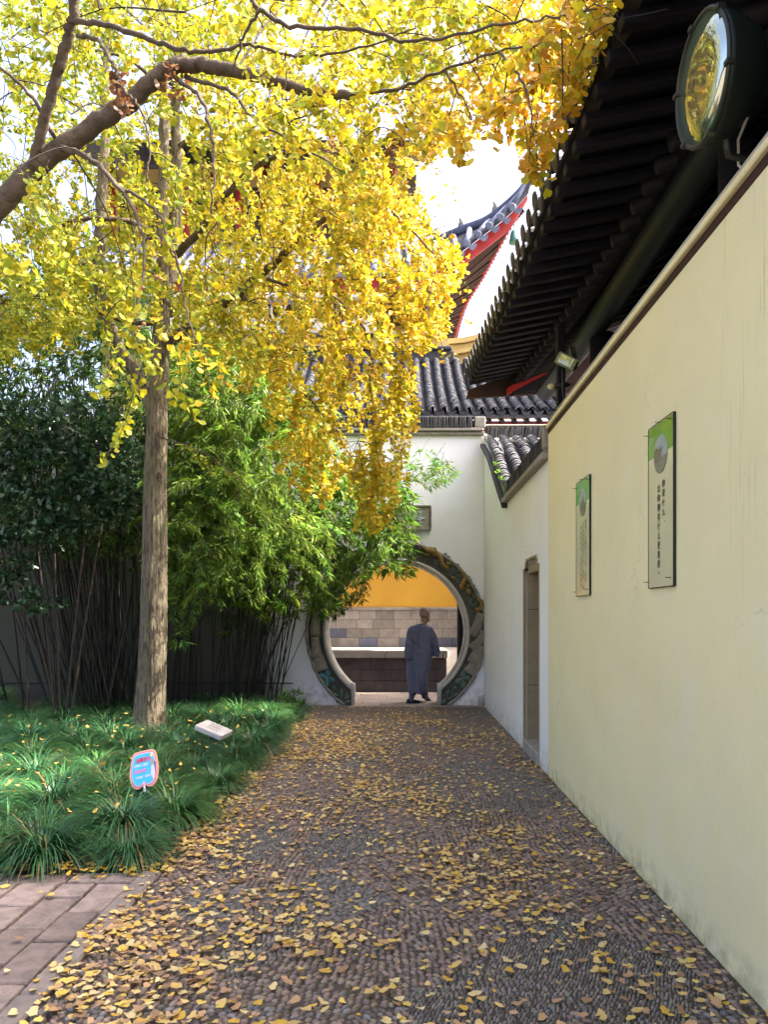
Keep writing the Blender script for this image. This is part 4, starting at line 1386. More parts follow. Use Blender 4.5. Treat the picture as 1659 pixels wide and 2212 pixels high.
dkgreen = pmat('dark_green_enamel', (.010, .015, .011), (.008, .011, .009), 5, .5, .05)
hous = MB().lathe([(.02, -.24), (.10, -.23), (.17, -.18), (.215, -.10), (.235, -.03), (.24, -.006)], LC, LN, 40).build('housing', dkgreen, fl, smooth=True)
MB().lathe([(.001, .002), (.12, .006), (.225, .001), (.225, -.004)], LC, LN, 48).build('glass', glassmat('floodlight_glass', (.10, .13, .07), .5), fl, smooth=True)
u_ = LN.orthogonal().normalized(); v__ = LN.cross(u_)
MB().tube([LC + (u_ * math.cos(a) + v__ * math.sin(a)) * .232 for a in np.linspace(0, 2 * math.pi, 49)], .010, 8, cap=False).build('bezel', M['metal'], fl, smooth=True)
for k in range(6):
    a = .4 + k * math.pi / 3
    p = LC + (u_ * math.cos(a) + v__ * math.sin(a)) * .236
    MB().box(p, (.035, .03, .02), LN.to_track_quat('X', 'Z').to_matrix(), .003).build('clip', M['metal'], hous)
MB().tube([(1.33, 3.02, 3.50), (1.36, 3.06, 3.455), (1.52, 3.1, 3.45), (1.55, 3.1, 3.40)], .014, 8).build('bracket', M['metal'], fl, smooth=True)
MB().tube([(1.40, 2.98, 3.56), (1.40, 3.06, 3.52), (1.42, 3.1, 3.44), (1.44, 3.08, 3.40)], .006, 6).build('power_cord', M['palestone'], fl, smooth=True)

# ---- rectangular floodlight near the end of the cream wall
fr = thing('box_floodlight', 'small rectangular floodlight on a bracket at the far end of the cream wall', 'floodlight', (1.6, 6.9, 3.4))
ctr = at(1224, 780, 6.75)
Rm = Matrix.Rotation(R(33), 3, 'Y') @ Matrix.Rotation(R(-18), 3, 'Z') @ Matrix.Rotation(R(15), 3, 'X')
MB().box(ctr + Rm @ Vector((0, .045, 0)), (.19, .08, .10), Rm, .012).build('housing', M['metal'], fr)
MB().box(ctr, (.195, .02, .108), Rm, .006).build('bezel', pmat('green_grey_enamel', (.24, .27, .13), (.18, .2, .1), 9, .5, .05), fr)
MB().box(ctr + Rm @ Vector((0, -.012, 0)), (.14, .006, .078), Rm, .002).build('glass', glassmat('box_light_glass', (.42, .46, .2), .15), fr)
MB().tube([ctr + Rm @ Vector((.04, .06, .05)), ctr + Vector((.06, .1, .16)), ctr + Vector((.10, .12, .17)), ctr + Vector((.14, .2, .0))], .014, 6).build('bracket', M['metal'], fr)
MB().tube([ctr + Vector((-.02, .06, -.05)), ctr + Vector((-.01, .1, -.22)), ctr + Vector((.02, .16, -.38)), ctr + Vector((.06, .2, -.48))], .009, 6).build('power_cord', M['metal'], fr, smooth=True)
bl_ = thing('bulb_lamp', 'small cream bulb lamp poking out below the rectangular floodlight', 'lamp', (1.55, 7.1, 3.7))
c_ = at(1184, 836, 7.0)
MB().lathe([(.004, -.004), (.022, .004), (.031, .025), (.028, .05), (.02, .06)], c_, (1, 0, .1), 14).build('bulb', pmat('cream_glass', (.62, .55, .30), (.55, .5, .28), 5, .3, .0), bl_, smooth=True)
MB().lathe([(.024, .06), (.026, .16), (.02, .2)], c_, (1, 0, .1), 12).build('socket', M['black'], bl_, smooth=True)
MB().tube([c_ + Vector((.19, 0, .02)), c_ + Vector((.25, 0, .03)), c_ + Vector((.32, -.02, -.02)), c_ + Vector((.36, -.05, -.1))], .006, 6).build('cord', M['metal'], bl_, smooth=True)

# ---- fan-shaped notice sign in the grass
ns_c = at(310, 1661, 5.5)
nsg = thing('notice_sign', 'blue and pink fan shaped notice sign stuck in the grass', 'sign', (ns_c.x, 5.6, .1))
SR = Matrix.Rotation(R(-14), 3, 'Z') @ Matrix.Rotation(R(-24), 3, 'X') @ Matrix.Rotation(R(-16), 3, 'Y')


def sgn(u, v, t): return ns_c + SR @ Vector((u * 1.14, -t, v * 1.14))


def fan_outline(k, n=10):
    o = [(-.085, .085), (-.07, .118), (0, .124), (.07, .116), (.088, .085), (.101, .0), (.097, -.06), (.078, -.108), (.045, -.126), (.012, -.112), (0, -.10), (-.012, -.112), (-.045, -.126), (-.078, -.108), (-.097, -.06), (-.101, .0)]
    o = [(x * k, y * k) for x, y in o]
    return [(p[0], p[1]) for p in crv(o + [o[0]], 4)][:-1]


pink = pmat('sign_pink', (.80, .22, .32), (.75, .2, .3), 5, .35, .0)
peach = pmat('sign_peach', (.85, .48, .25), (.82, .42, .28), 5, .35, .0)
lil = pmat('sign_lilac', (.70, .62, .82), (.68, .6, .8), 5, .35, .0)
blu = pmat('sign_blue', (.07, .48, .72), (.07, .5, .74), 5, .3, .0)
MB().prism(fan_outline(1.0), sgn, -.012, 0).build('border', peach, nsg)
MB().prism(fan_outline(.93), sgn, .0003, .0015).build('border_pink', pink, nsg)
MB().prism(fan_outline(.86), sgn, .0018, .003).build('border_lilac', lil, nsg)
sface = MB().prism(fan_outline(.815), sgn, .0033, .0045).build('face', blu, nsg)
ru, uu_ = SR @ Vector((1, 0, 0)), SR @ Vector((0, 0, 1))
redp = pmat('sign_red_letters', (.75, .03, .08), (.75, .03, .08), 5, .4, .0)
whp = pmat('sign_white_letters', (.62, .78, .84), (.62, .78, .84), 5, .4, .0)
pkp = pmat('sign_pink_letters', (.85, .25, .50), (.85, .25, .50), 5, .4, .0)
letters(MB(), '温馨提示', sgn(-.040, .062, .0062), ru, uu_, .036, .031, bold=.95).build('lettering', redp, sface, fix=False)
letters(MB(), '动物无人看管', sgn(-.058, .026, .0062), ru, uu_, .025, .019, bold=.9).build('lettering', whp, sface, fix=False)
letters(MB(), '请勿投喂', sgn(-.058, -.012, .0062), ru, uu_, .030, .025, bold=.95).build('lettering', pkp, sface, fix=False)
letters(MB(), '文明游园 温馨你我', sgn(-.050, -.052, .0062), ru, uu_, .021, .0148, bold=.85).build('lettering', whp, sface, fix=False)
# the cat photograph printed at the right edge: body, head with ears, pale bib
cat = pmat('print_cat_fur', (.30, .24, .24), (.5, .42, .4), 60, .4, .0)
catw = pmat('print_cat_bib', (.78, .66, .72), (.72, .6, .66), 30, .4, .0)
MB().prism([(.05, .05), (.054, .062), (.060, .052), (.068, .052), (.074, .060), (.076, .045), (.074, .022), (.06, .012), (.048, .025)], sgn, .0048, .0056).build('cat_picture', cat, sface)
MB().prism([(.056, .012), (.072, .014), (.082, -.03), (.08, -.07), (.066, -.085), (.052, -.04)], sgn, .0048, .0054).build('cat_picture', catw, sface)
MB().prism([(.074, .04), (.084, .03), (.086, -.03), (.084, -.06), (.082, -.03)], sgn, .0048, .0053).build('cat_picture', pmat('print_navy', (.06, .05, .2), (.05, .05, .16), 9, .4, 0), nsg)
MB().prism([(.045, .085), (.06, .095), (.072, .085), (.066, .072), (.05, .068)], sgn, .0048, .0053).build('sun_print', pmat('print_yellow', (.8, .75, .3), (.8, .75, .35), 9, .4, 0), nsg)
MB().prism([(-.006, -.085), (.004, -.085), (.009, -.15), (.001, -.155)], sgn, -.008, .006).build('fan_handle', lil, nsg)
MB().bb(ns_c.x - .075, ns_c.x + .0, 5.56, 5.60, .08, ns_c.z - .02).build('stake', M['black'], nsg)

# ---- engraved stone marker lying in the grass
sm_ = thing('stone_marker', 'pale engraved stone marker tilted in the grass near the tree', 'marker', (-1.97, 7.8, .25))
SMc, SMr = Vector((-1.968, 7.8, .371)), Euler((.1387, .30, -.4045), 'ZXY')
Rz, Rx, Ry = Matrix.Rotation(-.4045, 3, 'Z'), Matrix.Rotation(.1387, 3, 'X'), Matrix.Rotation(.30, 3, 'Y')
SM = Rz @ Rx @ Ry
pst = pmat('marker_stone', (.62, .56, .52), (.52, .47, .44), 12, .75, .15, 60)
MB().box(SMc + SM @ Vector((0, 0, -.03)), (.34, .215, .06), SM, .008).build('slab', pst, sm_)
mt = MB()
for r_, s in enumerate(('银杏树下', '请勿攀折', '古树名木')):
    letters(mt, s, SMc + SM @ Vector((-.06 + .01 * r_, .055 - r_ * .05, .0012)), SM @ Vector((1, 0, 0)), SM @ Vector((0, 1, 0)), .034, .036)
mt.build('lettering', pmat('marker_ink', (.30, .26, .25), (.3, .26, .25), 5, .7, 0), sm_.children[0], fix=False)
MB().bb(-2.02, -1.93, 7.82, 7.9, .05, .33).build('foot_block', M['soil'], sm_)


# ================================================================== the walking person
MX, MY = at(903, 1520, 12.98).x, 12.98
pe = thing('person', 'person with shaved head in long indigo robe walking through the moon gate', 'person', (MX, MY, .012))


def remesh(mb, name, m, parent, vox, smooth=3, post=None):
    me = mb.mesh(name, m)
    o = bpy.data.objects.new('tmp', me); col.objects.link(o)
    import bmesh
    bb_ = bmesh.new(); bb_.from_mesh(me); bmesh.ops.recalc_face_normals(bb_, faces=bb_.faces); bb_.to_mesh(me); bb_.free()
    md = o.modifiers.new('r', 'REMESH'); md.mode = 'VOXEL'; md.voxel_size = vox
    ms = o.modifiers.new('s', 'SMOOTH'); ms.iterations = smooth; ms.factor = .5
    bpy.context.view_layer.update()
    me2 = bpy.data.meshes.new_from_object(o.evaluated_get(bpy.context.evaluated_depsgraph_get()))
    bpy.data.objects.remove(o); bpy.data.meshes.remove(me)
    if post:
        n_ = len(me2.vertices); co = np.zeros(n_ * 3, np.float32); me2.vertices.foreach_get('co', co)
        nr = np.zeros(n_ * 3, np.float32); me2.vertex_normals.foreach_get('vector', nr)
        me2.vertices.foreach_set('co', post(co.reshape(-1, 3), nr.reshape(-1, 3)).astype(np.float32).ravel())
    me2.materials.clear(); me2.materials.append(m)
    me2.polygons.foreach_set('use_smooth', [True] * len(me2.polygons)); me2.update()
    me2.name = name
    return mesh_obj(name, me2, parent)


def ell(c, rx, ry, n=20, tilt=0.0):
    return [Vector((c[0] + rx * math.cos(2 * math.pi * k / n), c[1] + ry * math.sin(2 * math.pi * k / n), c[2] + tilt * rx * math.cos(2 * math.pi * k / n))) for k in range(n)]


def pp_(px, py, dy=0.0):
    p = at(px, py, MY + dy); return p


# scale check: 123 frame units per metre at the person
skin = pmat('skin', (.34, .19, .13), (.28, .15, .10), 20, .55, .1, 60)
scalp = pmat('shaved_scalp', (.28, .185, .145), (.22, .145, .115), 40, .6, .1, 90)
hd = at(918, 1328, MY)
bm_ = MB()
# head seen from behind, turned to the right; face looks towards +X and away
face_d = Vector((.80, .58, -.08)).normalized(); side_d = face_d.cross(Vector((0, 0, 1))).normalized()
rings = []
for (h, rf, rs, off) in ((-.125, .045, .042, .035), (-.105, .062, .055, .028), (-.07, .080, .066, .012), (-.03, .092, .072, .0), (.02, .098, .077, -.006), (.06, .092, .074, -.010), (.092, .070, .058, -.012), (.112, .036, .03, -.012), (.117, .01, .01, -.012)):
    rings.append([hd + Vector((0, 0, h)) + face_d * (off + rf * math.cos(a)) + side_d * (rs * math.sin(a)) for a in np.linspace(0, 2 * math.pi, 21)[:-1]])
bm_.loft(rings)
nose = hd + face_d * .095 + Vector((0, 0, -.025))
bm_.tube([nose + Vector((0, 0, .035)) - face_d * .012, nose - face_d * .002 + Vector((0, 0, .01)), nose + face_d * .012 + Vector((0, 0, -.012)), nose - face_d * .01 + Vector((0, 0, -.022))], [.008, .011, .016, .010], 8)
bm_.tube([hd + face_d * .078 + Vector((0, 0, -.068)) + side_d * .022, hd + face_d * .090 + Vector((0, 0, -.068)), hd + face_d * .078 + Vector((0, 0, -.068)) - side_d * .022], [.006, .010, .006], 6)
for s in (-1, 1):
    e = hd + side_d * (s * .074) + face_d * (-.005) + Vector((0, 0, -.02))
    bm_.tube([e + Vector((0, 0, .034)) - face_d * .008, e + side_d * (s * .014) + Vector((0, 0, .02)) - face_d * .018, e + side_d * (s * .016) + Vector((0, 0, -.005)) - face_d * .015, e + side_d * (s * .006) + Vector((0, 0, -.035))], [.010, .012, .011, .009], 7)
    bm_.tube([hd + face_d * .082 + side_d * (s * .034) + Vector((0, 0, .018)), hd + face_d * .088 + side_d * (s * .03) + Vector((0, 0, .02)), hd + face_d * .08 + side_d * (s * .014) + Vector((0, 0, .016))], .008, 6)
neckb = at(911, 1352, MY)
bm_.tube([hd + Vector((-.012, -.012, -.06)), hd + Vector((-.02, -.015, -.13)), neckb + Vector((0, 0, -.05))], [.056, .056, .066], 12)
# trunk, arms, hands and legs under the robe
bm_.loft([ell(pp_(909, 1358), .13, .08), ell(pp_(909, 1372), .18, .10), ell(pp_(907, 1395), .15, .095), ell(pp_(905, 1415), .15, .10), ell(pp_(904, 1435), .16, .11)])
lh, rh = pp_(884, 1408, -.06), pp_(934, 1410, .10)
for (sh, el_, ha) in ((pp_(893, 1363), pp_(886, 1388, -.02), lh), (pp_(928, 1365), pp_(936, 1388, .02), rh)):
    bm_.tube([sh, el_, ha], [.048, .040, .028], 10)
    d = (ha - el_).normalized()
    bm_.tube([ha - d * .01, ha + d * .05, ha + d * .085], [.026, .034, .028], 8, squash=(.6, 1, 1))
    for k in range(4):
        b0 = ha + d * .075 + Vector((0, -.026 + .017 * k, 0))
        ln = (.055, .066, .06, .045)[k]
        bm_.tube([b0, b0 + d * ln * .5 + Vector((.002, 0, 0)), b0 + d * ln + Vector((.012, 0, .004))], [.009, .0085, .007], 6)
    b0 = ha + d * .02 + Vector((0, .03, 0))
    bm_.tube([b0, b0 + d * .035 + Vector((.004, .02, 0)), b0 + d * .06 + Vector((.01, .022, 0))], [.010, .009, .008], 6)
fl_, fr_ = pp_(889, 1510), pp_(921, 1500, .28)
bm_.tube([pp_(898, 1432), pp_(895, 1470), fl_], [.08, .06, .042], 10)
bm_.tube([pp_(911, 1432), pp_(914, 1468, .14), fr_], [.08, .06, .042], 10)
remesh(bm_, 'body', skin, pe, .011, 2)
# stubble cap over the scalp, a thin shell behind the forehead line
rings = []
for (h, rf, rs, off) in ((-.045, .090, .0715, -.002), (-.01, .0965, .0765, -.004), (.03, .0985, .0790, -.007), (.062, .0935, .0755, -.010), (.093, .0715, .0595, -.012), (.113, .0375, .0315, -.012), (.1185, .008, .008, -.012)):
    rings.append([hd + Vector((0, 0, h + (.05 * max(0, math.cos(a)) if h < .05 else 0))) + face_d * (off + (rf + .001) * math.cos(a)) + side_d * ((rs + .001) * math.sin(a)) for a in np.linspace(0, 2 * math.pi, 25)[:-1]])
MB().loft(rings).build('hair', scalp, pe, smooth=True)

robe_c = pmat('indigo_robe', (.15, .158, .24), (.105, .11, .175), 4, .62, .9, 11, stretch=(1.8, 1.8, .35), spec=.25, dist=.06)
rb = MB()
# body of the robe: rings from shoulders to hem, in frame places (centre x, half width, y, depth shift)
spec_ = [(910, 12, 1349, 0, .09), (909, 24, 1354, 0, .11), (908, 29, 1362, 0, .13), (907, 30, 1378, 0, .135), (906, 28, 1396, 0, .13), (905, 27, 1415, 0, .14), (904, 27, 1435, .01, .16), (902, 26, 1455, .02, .18), (901, 24, 1472, .03, .19), (900, 22, 1486, .04, .20), (899, 20.5, 1496, .05, .205)]
rings = []
for i, (cx_, hw, py, dy, ry) in enumerate(spec_):
    p = pp_(cx_, py, dy)
    rings.append(ell(p, hw / F * MY, ry, 28))
rb.loft(rings)
# sleeves, wide at the cuff
for (pts, rad) in (([pp_(893, 1359), pp_(888, 1376, -.03), pp_(884, 1400, -.06), pp_(882, 1424, -.08)], [.072, .074, .076, .085]),
                   ([pp_(926, 1359), pp_(935, 1376, .03), pp_(940, 1394, .07), pp_(943, 1416, .11)], [.074, .076, .076, .085])):
    rb.tube(pts, rad, 16)
# trouser legs below the hem
rb.tube([pp_(893, 1480), pp_(891, 1500), pp_(889, 1514)], [.085, .075, .062], 14)
rb.tube([pp_(909, 1470, .12), pp_(916, 1490, .22), pp_(920, 1505, .27)], [.11, .095, .07], 14)


def folds(co, nr):
    hgt = np.clip((1.45 - co[:, 2]) / 1.3, 0, 1)
    x = co[:, 0] - MX
    a = .022 * hgt * np.sin(x * 46 + co[:, 2] * 5) + .007 * np.sin(x * 23 - co[:, 2] * 14 + 1.0) * hgt
    a += .006 * np.sin(co[:, 2] * 42 + x * 30) * np.exp(-((co[:, 2] - .95) / .28) ** 2)
    return co + nr * a[:, None]


remesh(rb, 'robe', robe_c, pe, .014, 4, folds)
MB().tube([neckb + Vector((.060 * math.cos(a), .055 * math.sin(a) - .01, .015 + .012 * math.cos(a))) for a in np.linspace(0, 2 * math.pi, 25)], .016, 8, cap=False, squash=(1, 1, 2.0)).build('collar', robe_c, pe, smooth=True)
MB().tube([neckb + Vector((.058 * math.cos(a), .052 * math.sin(a) - .008, .048 + .012 * math.cos(a))) for a in np.linspace(0, 2 * math.pi, 25)], .010, 8, cap=False, squash=(1, 1, 1.8)).build('inner_collar', pmat('white_cotton', (.7, .68, .62), (.66, .64, .6), 9, .8, .1), pe, smooth=True)
shm = pmat('dark_cloth_shoe', (.028, .028, .05), (.02, .02, .035), 9, .7, .2, 60)


def shoe(base, yaw, pitch):
    Rm_ = Matrix.Rotation(yaw, 3, 'Z') @ Matrix.Rotation(pitch, 3, 'Y')
    rings = []
    for (u, hw, h) in ((-.09, .028, .05), (-.075, .038, .075), (-.03, .042, .085), (.03, .046, .065), (.09, .05, .05), (.14, .045, .04), (.165, .02, .025)):
        rings.append([base + Rm_ @ Vector((u, hw * math.cos(a), max(0, h * .5 + h * .55 * math.sin(a)))) for a in np.linspace(0, 2 * math.pi, 17)[:-1]])
    MB().loft(rings).build('shoe', shm, pe, smooth=True)


shoe(Vector((fl_.x - .0, MY, .014)), R(20), 0)
shoe(Vector((fr_.x - .02, MY + .27, .05)), R(55), R(24))
# ================================================================== plants: shared tools
def in_poly(x, y, poly):
    c = False
    j = len(poly) - 1
    for i in range(len(poly)):
        xi, yi = poly[i]; xj, yj = poly[j]
        if (yi > y) != (yj > y) and x < (xj - xi) * (y - yi) / (yj - yi) + xi: c = not c
        j = i
    return c


def sample_poly(poly, n):
    xs = [p[0] for p in poly]; ys = [p[1] for p in poly]
    out = []
    while len(out) < n:
        x, y = random.uniform(min(xs), max(xs)), random.uniform(min(ys), max(ys))
        if in_poly(x, y, poly): out.append((x, y))
    return out


def seen(p): return (VX + p[0] / p[1] * F, VY - (p[2] - EYE) / p[1] * F)


def unit(a): return a / np.maximum(np.linalg.norm(a, axis=-1, keepdims=True), 1e-9)


GT_ = np.array([[0, 0, 0], [-.36, .30, .05], [-.66, .52, .13], [-.54, .80, .10], [-.27, .96, .04], [0, .84, -.02], [.27, .96, .04], [.54, .80, .10], [.66, .52, .13], [.36, .30, .05],
                [-.025, -.62, -.05], [.025, -.62, -.05]])
GF_ = np.array([[0, 2, 1], [0, 3, 2], [0, 4, 3], [0, 5, 4], [0, 6, 5], [0, 7, 6], [0, 8, 7], [0, 9, 8], [0, 10, 11]])
RAMP = np.array([[.22, .29, .02], [.41, .40, .02], [.60, .47, .02], [.67, .39, .02], [.66, .28, .02]])


def tint_col(t):
    t = np.clip(t, 0, .999) * (len(RAMP) - 1)
    i = t.astype(int); f = (t - i)[:, None]
    return RAMP[i] * (1 - f) + RAMP[np.minimum(i + 1, len(RAMP) - 1)] * f


class Ginkgo:
    def __init__(self, name, label, loc):
        self.t = thing(name, label, 'tree', loc, group='ginkgo trees')
        self.net, self.netr = [], []
        self.P, self.D, self.Z, self.S, self.C = [], [], [], [], []
        self.tw = MB()

    def limb(self, pts, r0, r1, name='limb', m='limb', wob=.005, n=8, sides=9, world=False):
        P = [np.array(at(*p)) if not world else np.array(p, float) for p in pts]
        C_ = crv(P, n)
        C_ = [c + (rng.normal(0, wob, 3) if 0 < i < len(C_) - 1 else 0) for i, c in enumerate(C_)]
        rad = np.linspace(0, 1, len(C_)); rad = r0 * (1 - rad) + r1 * rad
        rad = rad * rng.uniform(.94, 1.06, len(C_))
        MB().tube([tuple(c) for c in C_], list(rad), sides).build(name, M[m], self.t, smooth=True)
        for i, c in enumerate(C_[2:] if len(C_) > 6 else C_):
            self.net.append(c); self.netr.append(float(rad[min(i, len(rad) - 1)]))
        return C_

    def spray(self, start, dirv, L_, tint, sd=.12, leaf=.047, per=3, step=.034, droop=.6, col=None, connect=True):
        start = np.array(start, float)
        k = max(3, int(L_ / step))
        d = unit(np.array(dirv, float)[None])[0]
        pts = [start]
        for i in range(k):
            d = unit((d + np.array([0, 0, -droop * step * 2.2]) + rng.normal(0, .10, 3))[None])[0]
            pts.append(pts[-1] + d * step)
        pts = np.array(pts)
        if connect and len(self.net):
            A = np.array(self.net)
            w_ = A - start
            dist = np.linalg.norm(w_ * np.array([1, 1, .8]), axis=1) - .15 * (w_[:, 2] > 0)
            j = int(np.argmin(dist))
            a = A[j]
            if dist[j] > .03:
                mid = (a + start) / 2 + np.array([0, 0, .12 * np.linalg.norm(a - start)]) + rng.normal(0, .03, 3)
                cc = crv([a, mid, start, pts[1]], 4)[:-4]
                r_ = min(.011, .004 + .004 * np.linalg.norm(a - start))
                self.tw.tube([tuple(c) for c in cc], list(np.linspace(r_, .003, len(cc))), 4, cap=False)
                for c in cc[1:]: self.net.append(c); self.netr.append(.004)
            for c in pts[::4]: self.net.append(c); self.netr.append(.003)
        self.tw.tube([tuple(c) for c in pts[::2]], list(np.linspace(.0035, .0014, len(pts[::2]))), 3, cap=False)
        m = (len(pts) - 1) * per
        base = np.repeat(pts[1:], per, axis=0)
        tdir = np.repeat(unit(np.diff(pts, axis=0)), per, axis=0)
        rnd = rng.normal(0, 1, (m, 3))
        rad = unit(rnd - tdir * (rnd * tdir).sum(1, keepdims=True))
        ydir = unit(rad * .8 + tdir * .35 + np.array([0, 0, -.55]) + rng.normal(0, .22, (m, 3)))
        zh = unit(rng.normal(0, .75, (m, 3)) + np.array([.15, -.45, .75]))
        s = leaf * rng.uniform(.62, 1.25, m)
        self.P.append(base + ydir * (s * .6)[:, None]); self.D.append(ydir); self.Z.append(zh); self.S.append(s)
        if col is not None: c = np.array(col)[None] * rng.uniform(.6, 1.4, (m, 1))
        else: c = tint_col(tint + rng.normal(0, sd, m)) * rng.uniform(.62, 1.2, (m, 1))
        self.C.append(np.clip(c, .005, .9))

    def finish(self, nparts=300):
        P, D, Z, S, C_ = [np.concatenate(a) for a in (self.P, self.D, self.Z, self.S, self.C)]
        # trim the fringe to the crown's outline and keep it clear of the eave
        u, v = VX + P[:, 0] / P[:, 1] * F, VY - (P[:, 2] - EYE) / P[:, 1] * F
        ins = np.zeros(len(P), bool)
        for (xi, yi), (xj, yj) in zip(CAN, CAN[-1:] + CAN[:-1]):
            if yi != yj: ins ^= ((yi > v) != (yj > v)) & (u < (xj - xi) * (v - yi) / (yj - yi) + xi)
        k = ins | (u < 700) | (v < -50) | (rng.random(len(P)) < .10)
        k &= (u < 1338 - .37 * v) | (v > 700)
        P, D, Z, S, C_ = P[k], D[k], Z[k], S[k], C_[k]
        Mx = frames(D, Z) * S[:, None, None]
        u, v = VX + P[:, 0] / P[:, 1] * F, VY - (P[:, 2] - EYE) / P[:, 1] * F
        inn = (u > 5) & (u < 1650) & (v > 5) & (v < 2200) & (P[:, 1] > .3)
        order = np.argsort(np.where(inn, np.linalg.norm(P - np.array([0, 0, EYE]), axis=1) / S * .05, 1e9))[:nparts]
        sel = np.zeros(len(P), bool); sel[order] = True
        var = [np_mesh('leaf', GT_, GF_, M['leaf'], False, np.tile(tint_col(np.array([t])), (12, 1))) for t in (.05, .2, .35, .5, .65, .85)]
        vc = np.array([tint_col(np.array([t]))[0] for t in (.05, .2, .35, .5, .65, .85)])
        for i in order:
            me = var[int(np.argmin(np.abs(vc - C_[i]).sum(1)))]
            m4 = Matrix(Mx[i].tolist()).to_4x4(); m4.translation = Vector(P[i].tolist())
            mesh_obj('leaf', me, self.t, m4)
        o = mesh_obj('crown', scatter_mesh('crown', GT_, GF_, Mx[~sel], P[~sel], C_[~sel], M['leaf']), self.t)
        o['kind'] = 'stuff'
        o = self.tw.build('twigs', M['twig'], self.t, fix=False); o['kind'] = 'stuff'
        print('ginkgo leaves', len(P))


# ================================================================== ginkgo with the trunk in view
ta = Ginkgo('ginkgo_tree', 'yellow ginkgo tree whose straight trunk rises from the grass bed', at(320, 1545, 8.9) * 1)
ta.t.location = (at(322, 1500, 8.9).x, 8.9, .05)
TRK = [(320, 1585, 8.9, .22), (323, 1530, 8.9, .185), (328, 1440, 8.9, .165), (332, 1300, 8.9, .156), (334, 1160, 8.9, .148), (335, 1040, 8.9, .138), (338, 930, 8.9, .126), (343, 820, 8.9, .112), (347, 740, 8.9, .108), (350, 650, 8.9, .088)]
cp = crv([(*at(a, b_, c), d) for a, b_, c, d in TRK], 18)
nsd = 84
rings = []
for i, p in enumerate(cp):      # furrowed bark
    ring = []
    for k in range(nsd):
        a = 2 * math.pi * k / nsd
        r_ = p[3] * (1 + .025 * math.sin(a * 4 + p[2] * .9) - .05 * abs(math.sin(a * 9 + 2.2 * math.sin(p[2] * 2.3 + a) + p[2] * .7)) ** 3 - .045 * abs(math.sin(a * 13 - 1.7 * math.sin(p[2] * 3.1) + 1)) ** 4 + rng.normal(0, .008))
        if p[2] < .5: r_ *= 1 + .10 * max(0, .5 - p[2]) * (1 + .8 * math.sin(a * 5))
        ring.append((p[0] + r_ * math.cos(a), p[1] + r_ * math.sin(a), p[2]))
    rings.append(ring)
MB().loft(rings).build('trunk', M['bark'], ta.t, smooth=True)
kn = at(343, 1031, 8.75)
MB().tube([kn + Vector((.028 * math.cos(a), 0, .05 * math.sin(a))) for a in np.linspace(0, 2 * math.pi, 17)], .012, 6, cap=False).lathe([(.022, .01), (.012, .0)], kn, (0, -1, 0), 10).build('knot', M['limb'], ta.t, smooth=True)
for p in cp[-20:]: ta.net.append(p[:3]); ta.netr.append(.1)
ta.limb([(350, 660, 8.9), (351, 560, 8.9), (352, 420, 8.85), (354, 300, 8.8), (352, 180, 8.8), (345, 60, 8.8), (340, -80, 8.8)], .088, .035, 'stem', 'bark')
ta.limb([(352, 660, 8.9), (372, 560, 9.0), (380, 420, 9.05), (380, 300, 9.05), (378, 210, 9.0), (390, 80, 9.0), (410, -60, 9.0)], .085, .04, 'stem', 'bark')
ta.limb([(338, 900, 8.95), (300, 820, 9.0), (258, 755, 9.05), (224, 670, 9.1), (214, 580, 9.1), (217, 480, 9.1), (222, 380, 9.1), (228, 280, 9.1), (225, 180, 9.1), (235, 40, 9.1)], .09, .05, 'stem', 'bark')
ta.limb([(346, 750, 8.9), (400, 715, 8.7), (450, 680, 8.5), (510, 638, 8.3), (560, 595, 8.2), (610, 555, 8.1), (670, 500, 8.0), (740, 440, 7.9)], .07, .028)
ta.limb([(500, 645, 8.35), (545, 650, 8.2), (580, 690, 8.1), (605, 750, 8.0), (640, 830, 7.95), (690, 890, 7.9)], .022, .007)
ta.limb([(740, 440, 7.9), (800, 430, 7.7), (860, 470, 7.6), (920, 530, 7.5), (965, 580, 7.5)], .02, .006)
ta.limb([(660, 505, 8.0), (655, 440, 8.0), (680, 390, 7.9), (700, 320, 7.8)], .014, .006)
ta.limb([(355, 540, 8.9), (320, 500, 8.7), (285, 480, 8.6), (230, 472, 8.5), (170, 475, 8.4), (115, 495, 8.4), (75, 512, 8.3)], .04, .015)
ta.limb([(380, 550, 9.0), (430, 500, 8.8), (480, 430, 8.6), (540, 370, 8.4), (620, 330, 8.2), (720, 330, 8.0), (820, 360, 7.8)], .05, .012)
ta.limb([(560, 600, 8.2), (640, 620, 8.0), (720, 640, 7.8), (790, 720, 7.7), (800, 830, 7.7), (810, 930, 7.7)], .02, .006)
ta.limb([(790, 720, 7.7), (850, 740, 7.6), (885, 800, 7.6), (890, 880, 7.6)], .01, .004)
ta.limb([(640, 830, 7.95), (700, 900, 7.9), (740, 960, 7.85), (775, 1010, 7.85)], .010, .004)
ta.limb([(340, 700, 8.95), (250, 690, 8.8), (150, 640, 8.6), (60, 640, 8.5), (-30, 660, 8.5)], .028, .01)
ta.limb([(214, 560, 9.1), (150, 580, 8.9), (80, 600, 8.8), (0, 640, 8.7)], .022, .008)
ta.limb([(380, 320, 9.05), (480, 250, 8.8), (600, 230, 8.5), (720, 250, 8.2)], .03, .01)
ta.limb([(352, 200, 8.8), (280, 130, 8.6), (180, 110, 8.4), (80, 130, 8.3)], .025, .01)
ta.limb([(335, 940, 8.88), (365, 950, 8.6), (410, 965, 8.4), (460, 990, 8.25), (520, 1040, 8.1), (540, 1070, 8.1)], .010, .004)

